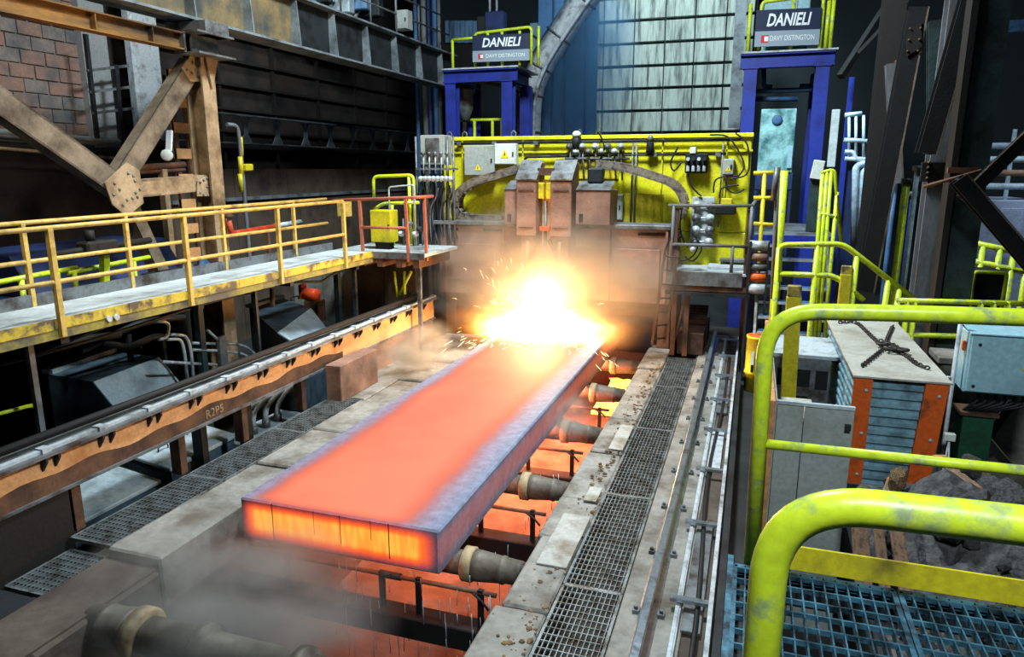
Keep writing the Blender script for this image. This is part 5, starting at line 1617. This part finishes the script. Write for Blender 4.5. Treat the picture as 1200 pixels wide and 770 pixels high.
def sign(cx, Y, zc, w, h, ang, label):
    t = T('name_sign', label, 'sign', (cx, Y, zc - h / 2))
    t.rotation_euler = (0, 0, ang)
    MB().box(cx - w / 2, cx + w / 2, Y - .02, Y + .02, zc - h * .08, zc + h / 2).build('navy_panel', 'navy', t)
    MB().box(cx - w / 2, cx + w / 2, Y - .02, Y + .02, zc - h / 2, zc - h * .08).build('grey_panel', 'signgrey', t)
    text('DANIELI', h * .47, 'white', (cx, Y - .022, zc + h * .2), (math.pi / 2, 0, 0), 'lettering', t, .22, h * .012, .003, fit=w * .68)
    text('DAVY DISTINGTON', h * .2, 'white', (cx + w * .08, Y - .022, zc - h * .29), (math.pi / 2, 0, 0), 'small_lettering', t, 0, 0, .003, fit=w * .68)
    MB().box(cx - w * .4, cx - w * .4 + h * .2, Y - .024, Y - .018, zc - h * .4, zc - h * .19).build('red_mark', 'red', t)
    MB().box(cx - w * .4 + h * .09, cx - w * .4 + h * .2, Y - .027, Y - .02, zc - h * .36, zc - h * .23).build('white_mark', 'white', t)
    for s in (-.35, .35):
        MB().box(cx + s * w - .02, cx + s * w + .02, Y + .02, Y + .06, zc - h * .5, zc + h * .5).build('bracket', 'steel', t)
    return t


PY = 19.0
a, b = at(881, 65, Y=PY), at(965, 65, Y=PY)
zb = a.z - .3
portal(a.x, b.x, PY, zb, 'cobalt blue portal frame behind the gantry on the right')
a2, b2 = at(884, 48, Y=PY - .2), at(963, 16, Y=PY - .2)
zc = (a2.z + b2.z) / 2
sign((a2.x + b2.x) / 2, PY - .2, zc, b2.x - a2.x, .8, .10, 'navy and grey name sign on the right blue portal')
zd = zb + .37
railing('guard_rail', 'lime yellow guard rail around the sign on the right portal', 'guard rail', [('top_rail', [(a.x + .15, PY - .05, zd), (a.x + .15, PY - .05, zc + .62), (b.x - .1, PY - .05, zc + .7), (b.x - .1, PY - .05, zd)])],
        [((x, PY - .05, zd), (x, PY - .05, zc + h_)) for x, h_ in ((a.x - .1, .6), (a.x + .85, .66), (b.x + .02, .55), (b.x + .12, .66))], 'limeyellow', .045)
t = T('pale_cabinet', 'pale cabinet standing on the right portal behind the sign', 'cabinet', (a.x + .75, PY + .6, zd))
MB().box(a.x + .2, b.x - .35, PY + .5, PY + 1.0, zd, zc + .85).build('body', 'bluebox', t, .02)
MB().box(a.x + .25, a.x + .95, PY + .47, PY + .5, zd + .05, zc + .8).build('door', 'bluebox', t, .01)
t = T('clutter_pipes', 'dim blue pipes and fittings inside the right portal', 'pipes', at(920, 100, Y=PY + .8))
for pts in ([(895, 80), (895, 102), (905, 102)], [(880, 107), (952, 105), (955, 92)], [(885, 116), (935, 116)], [(937, 101), (950, 101)]):
    MB().tube(bend([at(x, y, Y=PY + .8) for x, y in pts], .1), .06, 8).build('pipe', 'bluehall', t)
t = T('frosted_panel', 'mottled pale teal panel standing below the right portal', 'panel', at(910, 215, Y=18.2))
a3, b3 = at(887, 202, Y=18.2), at(934, 127, Y=18.2)
MB().box(a3.x, b3.x, 18.2, 18.26, a3.z, b3.z).build('sheet', 'mottled', t, .01)
MB().lathe(((a3.x + b3.x) / 2 - .02, 18.2, b3.z - .25), (0, -1, 0), [(0, .12), (.02, .12), (.03, .06)], 12).build('round_port', 'bluehall', t)
MB().box(a3.x - .03, b3.x + .03, 18.18, 18.3, a3.z - .4, a3.z - .05).build('lower_frame', 'dkblue', t, .01)
MB().box(b3.x - .12, b3.x - .02, 18.15, 18.2, a3.z + .1, a3.z + .6).build('patch', 'bluebox', t)
for x in (a3.x, b3.x):
    MB().box(x - .03, x + .03, 18.2, 18.3, -.9, a3.z).build('leg', 'dkblue', t)
t = T('tall_white_board', 'tall pale panel right of the right portal column', 'panel', at(978, 195, Y=18))
a3, b3 = at(969, 196, Y=18), at(985, 128, Y=18)
MB().box(a3.x, b3.x, 18, 18.08, a3.z, b3.z).build('sheet', 'deck', t, .01)
MB().box(a3.x + .05, a3.x + .12, 18.08, 18.14, -.9, b3.z).build('post', 'dkblue', t)
t = T('notice_box', 'white notice box tilted on a dark post by the landing', 'notice box', at(957, 262, Y=15))
a3, b3 = at(949, 209, Y=15), at(966, 187, Y=15)
MB().hexa([(a3.x, 15, a3.z), (b3.x - .03, 15, a3.z - .03), (b3.x - .03, 15.1, a3.z - .03), (a3.x, 15.1, a3.z), (a3.x + .05, 15, b3.z), (b3.x + .03, 15, b3.z - .03), (b3.x + .03, 15.1, b3.z - .03), (a3.x + .05, 15.1, b3.z)]).build('box', 'palebox', t, .01)
MB().box(a3.x + .02, b3.x, 15.1, 15.3, 1.9, a3.z + .1).build('post', 'dkgreen', t, .01)
t = T('blue_post', 'slim cobalt blue post right of the landing', 'post', at(988, 270, Y=16.5))
x = at(988, 200, Y=16.5).x
MB().box(x - .05, x + .05, 16.5, 16.6, -.9, 4.9).build('shaft', 'blue', t)
MB().box(x - .12, x + .12, 16.43, 16.67, -.9, -.87).build('base_plate', 'blue', t)
t = T('lagged_pipes', 'white lagged pipes dropping behind the right columns', 'pipes', at(1005, 280, Y=16))
gg = lambda x, y: at(x, y, Y=16)
for pts in ([(1001, 290), (1003, 196), (1012, 191), (1022, 191)], [(1009, 290), (1012, 200), (1022, 197)], [(990, 186), (1022, 187)], [(990, 178), (1000, 178), (1003, 187), (1018, 190)], [(989, 164), (1024, 166)], [(990, 135), (1010, 133)]):
    MB().tube(bend([gg(x, y) for x, y in pts], .12), .07 if pts[0][1] > 200 else .045, 8).build('pipe', 'whitepipe', t)
for x in (995, 1003, 1012, 1024):
    MB().tube([gg(x, 135), gg(x, 185)], .03, 6).build('hanger', 'whitepipe', t)
MB().box(gg(988, 300).x, gg(1030, 300).x, 16.4, 16.6, -.9, gg(1000, 200).z).build('backing_frame', 'dkblue', t)
# slim pipes between the stair rail and the column
for i, (x, yt, yb, mt, l) in enumerate(((1062, 215, 300, 'limeyellow', 'lime yellow banded pipe before the grey column'), (1075, 200, 345, 'whitepipe', 'white vertical pipe close left of the grey column'), (1070, 230, 360, 'blue', 'blue vertical pipe left of the grey column'), (1052, 190, 320, 'bluehall', 'thin grey blue pipe by the black diagonal brace'))):
    t = T('riser_pipe', l, 'pipe', at(x, 360, Y=13.2 + i * .2))
    p = at(x, yt, Y=13.2 + i * .2)
    MB().tube([(p.x, p.y, FZ), (p.x, p.y, p.z)], .06 if i == 0 else .04, 8).build('pipe', mt, t)
    MB().cyl((p.x, p.y, p.z), (p.x, p.y, p.z + .08), .08, 8).build('cap', 'steel', t)
# far right machinery
t = T('lilac_housing', 'pale lilac machine housing far right behind the columns', 'machine', at(1180, 300, Y=16))
a3, b3 = at(1143, 305, Y=16), at(1225, 235, Y=16)
MB().box(a3.x, b3.x, 16, 18, FZ, b3.z).build('body', 'purple', t, .02)
for i in range(3):
    MB().box(a3.x + .3 + i * .7, a3.x + .85 + i * .7, 15.97, 16, a3.z + .2, b3.z - .15).build('door', 'purple', t, .01)
for i in range(4):
    z = b3.z + .25 + i * .25
    MB().tube([(a3.x - .1, 16.2, z), (b3.x + .5, 16.2, z)], .06, 8).build('pipe', ['whitepipe', 'brownplate', 'whitepipe', 'purple'][i], t)
for x in (.4, 1.4, 2.4):
    MB().bar((a3.x + x, 16.2, b3.z), (a3.x + x, 16.2, b3.z + 1.3), .06, .06, (0, 1, 0)).build('upright', 'whitepipe', t)
railing('floor_rail', 'lime yellow rail before the lilac housing at far right', 'hand rail', [('top_rail', [at(1138, 284, Y=13), at(1215, 300, Y=13)]), ('mid_rail', [at(1138, 305, Y=13), at(1215, 322, Y=13)])], [((at(x, 300, Y=13).x, 13, FZ), at(x, y, Y=13)) for x, y in ((1140, 284), (1152, 287), (1172, 291), (1188, 295), (1205, 298))], 'limeyellow', .045)
railing('floor_rail', 'lime yellow rail low behind the guard rail top tube', 'hand rail', [('top_rail', [at(1050, 352, Y=10.2), at(1200, 356, Y=10.2)]), ('mid_rail', [at(1050, 392, Y=10.2), at(1200, 396, Y=10.2)])], [((at(x, 380, Y=10.2).x, 10.2, FZ), at(x, 353, Y=10.2)) for x in (1052, 1063, 1072, 1150, 1165, 1182)], 'limeyellow', .035)
t = T('dark_cubicle', 'dark cubicle with lime edged frame at far right', 'cubicle', at(1160, 350, Y=12))
a3, b3 = at(1137, 354, Y=12), at(1180, 320, Y=12)
MB().box(a3.x, b3.x, 12.02, 12.6, FZ, b3.z).build('body', 'black', t)
MB().tube(bend([(a3.x, 12, FZ), (a3.x, 12, b3.z), (b3.x, 12, b3.z), (b3.x, 12, FZ)], .05), .03, 6).build('frame', 'limeyellow', t)
t = T('grey_backdrop', 'pale grey concrete foundation behind the green pedestal', 'foundation', (2.6, 9.4, FZ))
MB().box(2.2, 4.2, 9.2, 9.6, FZ, .9).build('block', 'concrete', t, .02)
MB().box(2.15, 4.25, 9.15, 9.65, .9, .98).build('coping', 'concrete', t, .01)

# ------------------------------------------------------------------ left rear: portal, sign, curved duct
a, b = at(530, 93, Y=PY), at(596, 92, Y=PY)
zb = a.z - .1
portal(a.x, b.x, PY, zb, 'cobalt blue portal frame behind the gantry on the left')
a2, b2 = at(555, 72, Y=PY - .2), at(620, 40, Y=PY - .2)
zc = (a2.z + b2.z) / 2
sign((a2.x + b2.x) / 2, PY - .2, zc, b2.x - a2.x, .66, .08, 'navy and grey name sign on the left blue portal')
zd = zb + .37
railing('guard_rail', 'lime yellow guard rail behind the sign on the left portal', 'guard rail', [('top_rail', [(a2.x - .02, PY - .05, zd), (a2.x - .02, PY - .05, zc + .42), (b2.x + .02, PY - .05, zc + .5), (b2.x + .02, PY - .05, zd)]), ('mid_rail', [(a.x - .1, PY + .3, zc + .36), (a2.x, PY + .3, zc + .38)])],
        [((x, PY - .05, zd), (x, PY - .05, zc + .42)) for x in (a2.x + .35, a2.x + .75, b2.x - .3)] + [((a.x - .1, PY + .3, zd), (a.x - .1, PY + .3, zc + .36)), ((b2.x + .14, PY + .2, zd), (b2.x + .14, PY + .2, zc + .55))], 'limeyellow', .04)
railing('guard_rail', 'lime yellow rail seen through the left blue portal', 'guard rail', [('top_rail', [at(540, 141, Y=20.2), at(590, 140, Y=20.2)])], [((at(x, 150, Y=20.2).x, 20.2, 3.2), at(x, 141, Y=20.2)) for x in (544, 556, 577, 588)], 'limeyellow', .045)
tag(MB().box(-8.3, -6.2, 20.1, 21.0, 3.1, 3.2).build('rear_deck', 'dkblue', None, .01), 'dark deck seen through the left blue portal', 'deck')
t = T('grey_valve_box', 'grey funnel shaped valve box hanging in the left portal', 'valve box', at(545, 125, Y=19.9))
p = at(545, 120, Y=19.9)
MB().lathe((p.x, 19.9, p.z - .5), (0, 0, 1), [(0, .12), (.35, .25), (.7, .25), (.8, .32), (.86, .32), (1.0, .08)], 8).build('funnel', 'steel', t)
MB().tube(bend([(p.x, 19.9, p.z + .5), (p.x, 19.9, p.z + .62), (p.x + 1.2, 19.9, p.z + .4)], .1), .05, 8).build('pipe', 'colgrey', t)
MB().bar((p.x, 19.9, p.z - .5), (p.x - .1, 19.9, 3.2), .08, .08).build('stand', 'darksteel', t)
# curved grey duct
t = T('curved_duct', 'wide grey duct curving up through the blue haze', 'duct', at(625, 160, Y=22))
path = smoothcurve([at(x, y, Y=22) for x, y in ((617, 235), (618, 155), (621, 110), (633, 78), (655, 42), (684, 0), (705, -30))], 6)
for i in range(len(path) - 1):
    pass
m = MB()
m.tube(path, .42, 4)
m.build('shell', 'lightsteel', t)
m = MB().tube([p + V((.28, -.28, 0)) for p in path], .06, 6)
m.build('edge_flange', 'lightsteel', t)
for k in (6, 12, 18, 24, 30):
    if k < len(path) - 1:
        d = (path[k + 1] - path[k]).normalized()
        MB().tube([path[k] - d * .03, path[k] + d * .03], .47, 4).build('joint_band', 'steel', t)
# blue grey columns in the haze
for x, w, l in ((640, .45, 'hazy blue column right behind the curved duct'), (655, .3, 'slim hazy blue column between the duct and block wall'), (676, .6, 'broad hazy blue column at the left edge of the block wall'), (693, .3, 'pale blue pilaster bordering the block wall')):
    p = at(x, 120, Y=24)
    t = T('hall_column', l, 'steel column', (p.x, 24, -.9))
    MB().ibeam((p.x, 24, -.9), (p.x, 24, 12), w, w, .03, .04, (0, 1, 0)).build('shaft', 'bluehall', t)
    MB().box(p.x - w * .7, p.x + w * .7, 24 - w * .7, 24 + w * .7, -.9, -.86).build('base_plate', 'bluehall', t)
t = T('wall_panel', 'pale blue lit panel behind the curved duct', 'panel', at(640, 60, Y=25))
a3, b3 = at(621, 70, Y=25), at(656, 25, Y=25)
MB().box(a3.x, b3.x, 25, 25.1, a3.z, b3.z).build('sheet', 'bluebox', t)
MB().bar(at(622, 40, Y=24.95), at(655, 60, Y=24.95), .06, .06).build('brace', 'dkblue', t)
MB().bar(at(640, 70, Y=24.95), at(640, 25, Y=24.95), .06, .06).build('brace', 'dkblue', t)
for x in (a3.x + .1, b3.x - .1):
    MB().box(x - .06, x + .06, 25.1, 25.2, -.9, a3.z + .3).build('post', 'dkblue', t)
tag(MB().hexa([at(853, 150, Y=24.4), at(866, 150, Y=24.4), at(866, 150, Y=24.7), at(853, 150, Y=24.7), at(863, -10, Y=24.4), at(876, -10, Y=24.4), at(876, -10, Y=24.7), at(863, -10, Y=24.7)]).build('grey_post', 'girder'), 'pale grey post leaning at the right edge of the block wall', 'post')
# cladding and hanging gear above the left portal
t = T('cladding_sheet', 'dim blue corrugated cladding above the crane girder end', 'cladding', at(545, 40, Y=22))
for i in range(9):
    a3, b3 = at(522 + i * 4.6, 50, Y=22.5), at(526 + i * 4.6, 24, Y=22.5)
    MB().box(a3.x, b3.x, 22.5 + (i % 2) * .04, 22.6, a3.z, b3.z).build('sheet', 'grimy', t)
MB().box(at(520, 50, Y=22.6).x, at(562, 50, Y=22.6).x, 22.6, 22.7, -.9, at(520, 24, Y=22.6).z).build('backing', 'black', t)
t = T('hanging_hook_block', 'dark blue hook block hanging above the left sign', 'hook block', at(578, 30, Y=19.6))
a3, b3 = at(568, 45, Y=19.6), at(590, 12, Y=19.6)
MB().box(a3.x, b3.x, 19.6, 19.9, a3.z, b3.z).build('block', 'dkblue', t, .03)
MB().box(a3.x - .25, a3.x, 19.65, 19.85, a3.z, b3.z - .1).build('cheek', 'brownblack', t, .02)
for x in (.1, .3):
    MB().tube([(a3.x + x, 19.75, b3.z), (a3.x + x, 19.75, 13.8)], .035, 6).build('rope', 'lightsteel', t)
t = T('pipe_cluster', 'cluster of dim vertical pipes at the end of the crane girder', 'pipes', at(505, 60, Y=20.5))
for i, x in enumerate((488, 496, 503, 509, 515)):
    p = at(x, 70, Y=20.6)
    MB().tube([(p.x, 20.6 + .1 * (i % 2), -.9), (p.x, 20.6 + .1 * (i % 2), 12)], .06 + .03 * (i % 2), 8).build('pipe', ['bluehall', 'colgrey', 'dkblue'][i % 3], t)
t = T('overhead_gear', 'pale blue lattice and ducts above the crane girder at top', 'overhead gear', at(400, 0, Y=17))
for i, (x, y) in enumerate(((350, 5), (372, -6), (395, 6), (415, 2), (430, 10))):
    p = at(x, y, Y=17 + i * .3)
    MB().box(p.x - .35, p.x + .35, p.y, p.y + .3, p.z - .2, p.z + .9).build('duct', ['grimy', 'darksteel', 'coversteel', 'grimy', 'darksteel'][i], t, .03)
    MB().bar(p + V((-.3, -.1, -.2)), p + V((.4, -.1, .6)), .06, .06).build('lattice', 'lightsteel', t)


# ------------------------------------------------------------------ fire, sparks, smoke
def ball(name, c, r, mat, seed=0, sub=3, wob=.12):
    rnd_ = random.Random(seed)
    bm = bmesh.new()
    bmesh.ops.create_icosphere(bm, subdivisions=sub, radius=1)
    ph = [rnd_.uniform(0, 6) for _ in range(6)]
    for v in bm.verts:
        k = 1 + wob * (math.sin(v.co.x * 3 + ph[0]) + math.sin(v.co.y * 3.4 + ph[1]) + math.sin(v.co.z * 3.1 + ph[2])) / 3
        v.co *= k
    me = bpy.data.meshes.new(name)
    bm.to_mesh(me)
    bm.free()
    me.materials.append(mat)
    o = bpy.data.objects.new(name, me)
    col.objects.link(o)
    o.location = c
    o.scale = r
    return o


def vol_mat(name, density, color, nscale=2.2, lo=.42, hi=.72, power=1.2, emis=None, estr=0., aniso=.2, stretch=(1, 1, 1)):
    m = bpy.data.materials.new(name)
    m.use_nodes = True
    nt = m.node_tree
    L = nt.links.new
    nt.nodes.remove(nt.nodes['Principled BSDF'])
    out = nt.nodes['Material Output']
    tc = nn(nt, 'ShaderNodeTexCoord')
    ln = nn(nt, 'ShaderNodeVectorMath', operation='LENGTH')
    L(tc.outputs['Object'], ln.inputs[0])
    fall = nn(nt, 'ShaderNodeMapRange')
    fall.interpolation_type = 'SMOOTHSTEP'
    fall.inputs[1].default_value = .95
    fall.inputs[2].default_value = .1
    L(ln.outputs['Value'], fall.inputs[0])
    pw = nn(nt, 'ShaderNodeMath', operation='POWER')
    L(fall.outputs[0], pw.inputs[0])
    pw.inputs[1].default_value = power
    mp = nn(nt, 'ShaderNodeMapping')
    mp.inputs['Scale'].default_value = stretch
    L(tc.outputs['Object'], mp.inputs[0])
    nz = nn(nt, 'ShaderNodeTexNoise', Scale=nscale, Detail=3., Roughness=.55)
    L(mp.outputs[0], nz.inputs['Vector'])
    nr = nn(nt, 'ShaderNodeMapRange')
    nr.inputs[1].default_value = lo
    nr.inputs[2].default_value = hi
    L(nz.outputs[0], nr.inputs[0])
    mu = nn(nt, 'ShaderNodeMath', operation='MULTIPLY')
    L(pw.outputs[0], mu.inputs[0])
    L(nr.outputs[0], mu.inputs[1])
    d = nn(nt, 'ShaderNodeMath', operation='MULTIPLY')
    L(mu.outputs[0], d.inputs[0])
    if emis is None:
        d.inputs[1].default_value = density
        v = nn(nt, 'ShaderNodeVolumeScatter')
        v.inputs['Color'].default_value = (*color, 1)
        v.inputs['Anisotropy'].default_value = aniso
        L(d.outputs[0], v.inputs['Density'])
    else:
        d.inputs[1].default_value = estr
        v = nn(nt, 'ShaderNodeEmission')
        L(d.outputs[0], v.inputs['Strength'])
        rp = nn(nt, 'ShaderNodeValToRGB')
        L(mu.outputs[0], rp.inputs[0])
        e = rp.color_ramp.elements
        e[0].position = 0.; e[0].color = (1, .26, .03, 1)
        e[1].position = .5; e[1].color = (1, .8, .5, 1)
        q = e.new(.16); q.color = (1, .5, .1, 1)
        L(rp.outputs[0], v.inputs['Color'])
    if emis is None:
        ab = nn(nt, 'ShaderNodeVolumeAbsorption')
        ab.inputs['Color'].default_value = (*color, 1)
        L(d.outputs[0], ab.inputs['Density'])
        ad = nn(nt, 'ShaderNodeAddShader')
        L(v.outputs[0], ad.inputs[0])
        L(ab.outputs[0], ad.inputs[1])
        L(ad.outputs[0], out.inputs['Volume'])
    else:
        L(v.outputs[0], out.inputs['Volume'])
    return m


FC = V((-3.6, 12.4, .24))
f = ball('cutting_flame', FC, (2.45, 1.0, .78), vol_mat('burning_steel_fire', 0, (1, 1, 1), 2.4, .30, .60, 2.1, True, 18.), 1)
tag(f, 'blinding white and yellow burst of fire where torches cut the slab', 'flame')
# sparks
spark_mat = emit('white_hot_spark', (1.0, .72, .34), 9)
m = MB()
rs = random.Random(21)
for k in range(800):
    th = rs.uniform(0, 2 * math.pi)
    up_ = rs.uniform(-.05, 1.0)
    sp = rs.uniform(.5, 1.5) * (1.2 if up_ < .3 else 1)
    v0 = V((math.cos(th) * (1.4 - .5 * up_), -abs(math.sin(th)) * .8, up_ * .9)) * sp
    t0 = rs.uniform(.25, 1.0)
    dt = rs.uniform(.03, .10)
    src = FC + V((rs.uniform(-.75, .65), rs.uniform(-.3, .1), -.32))
    pts = []
    for j in range(4):
        tt = t0 + dt * j / 3
        p = src + v0 * tt + V((0, 0, -1.1)) * tt * tt
        pts.append(p)
    if pts[-1].z < .03 and -4.5 < pts[-1].x < -2.4:
        continue
    if pts[-1].z < -.3:
        continue
    r = rs.uniform(.0012, .0028)
    m.tube(pts, [r * .4, r, r, r * .3], 4)
for k in range(110):        # fountain thrown up in front of the torches
    a = rs.gauss(-.1, .6)
    h_ = .35 + rs.random() ** 2 * .85
    b0 = FC + V((rs.uniform(-.7, .2), rs.uniform(-.35, -.05), .1))
    d_ = V((math.sin(a), rs.uniform(-.3, .1), math.cos(a)))
    L_ = rs.uniform(.05, .16)
    r = rs.uniform(.0009, .0018)
    m.tube([b0 + d_ * h_, b0 + d_ * (h_ + L_ * .5), b0 + d_ * (h_ + L_) + V((math.sin(a) * .02, 0, -.015))], [r * .5, r, r * .3], 4)
for k in range(170):        # spray creeping along the slab top toward the camera
    x = rs.uniform(-4.45, -2.45)
    y0 = 12.3 - abs(rs.gauss(0, .35))
    a = rs.uniform(-.5, .5)
    L_ = rs.uniform(.05, .16)
    z = rs.uniform(.03, .2)
    m.tube([(x, y0, z), (x + a * L_, y0 - L_, z - .01)], [.0022, .0014], 4)
tag(m.build('sparks', spark_mat), 'shower of white hot sparks flying from the cut', 'sparks', None, 'stuff')
# added glowing sheet standing in for flame light on the pit wall
slag = emit('pit_wall_glow', (1.0, .42, .06), 4.0)
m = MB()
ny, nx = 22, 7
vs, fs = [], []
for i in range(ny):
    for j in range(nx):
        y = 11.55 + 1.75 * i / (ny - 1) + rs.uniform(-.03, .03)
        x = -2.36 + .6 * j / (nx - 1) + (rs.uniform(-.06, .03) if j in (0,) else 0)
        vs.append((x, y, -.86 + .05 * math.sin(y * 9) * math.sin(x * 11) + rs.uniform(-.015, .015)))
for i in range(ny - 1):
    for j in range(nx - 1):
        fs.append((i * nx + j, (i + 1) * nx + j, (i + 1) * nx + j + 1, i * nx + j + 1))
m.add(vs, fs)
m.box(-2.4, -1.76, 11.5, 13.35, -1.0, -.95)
tag(m.build('pit_wall_glow', slag), 'added yellow glowing sheet for the flame lit pit wall below the right edge of the cut', 'slag', None, 'stuff')
# smoke and steam
tag(ball('smoke_plume', (-3.6, 12.85, 1.05), (3.0, .8, 1.6), vol_mat('warm_brown_smoke', 5.0, (.92, .80, .64), 2.2, .36, .70, .7), 2), 'warm tan smoke drifting in front of the torch carriages', 'smoke', None, 'stuff')
tag(ball('haze_cloud', (-5.2, 22.4, 6.4), (2.0, 1.2, 3.4), vol_mat('blue_haze', 2.6, (.22, .55, 1.0), 1.6, .32, .72, .8), 3), 'thin blue haze rising before the block wall', 'haze', None, 'stuff')
tag(ball('steam_cloud', (-4.0, 4.45, -.5), (1.7, 1.3, .75), vol_mat('grey_steam', 5.0, (.85, .84, .78), 2.4, .40, .72, .8), 4), 'grey brown steam drifting over the near left edge of the pit', 'steam', None, 'stuff')
tag(ball('steam_cloud', (-2.2, 9.0, -.2), (.4, .9, .4), vol_mat('pale_steam', 2.2, (.9, .88, .82), 2.0, .38, .7, .8), 5), 'wisp of pale steam at the right side of the slab', 'steam', None, 'stuff')
tag(ball('steam_cloud', (-5.3, 10.6, .15), (.7, 1.4, .55), vol_mat('tan_steam', 4.0, (.95, .86, .72), 2.0, .4, .7, .8), 6), 'tan steam rolling over the left ledge near the cut', 'steam', None, 'stuff')
# water threads dripping off the slab into the pit
m = MB()
for k in range(110):
    x = rs.uniform(-3.6, -1.95) if k < 70 else rs.uniform(-2.4, -1.85)
    y = 5.3 + rs.uniform(-.05, .1) if k < 70 else rs.uniform(5.6, 8.6)
    z = rs.uniform(-1.3, -.45)
    m.tube([(x, y, z), (x + rs.uniform(-.01, .01), y, z - rs.uniform(.05, .3))], .0035, 4)
tag(m.build('water_drips', 'coversteel'), 'threads of water dripping below the slab into the pit', 'water', None, 'stuff')
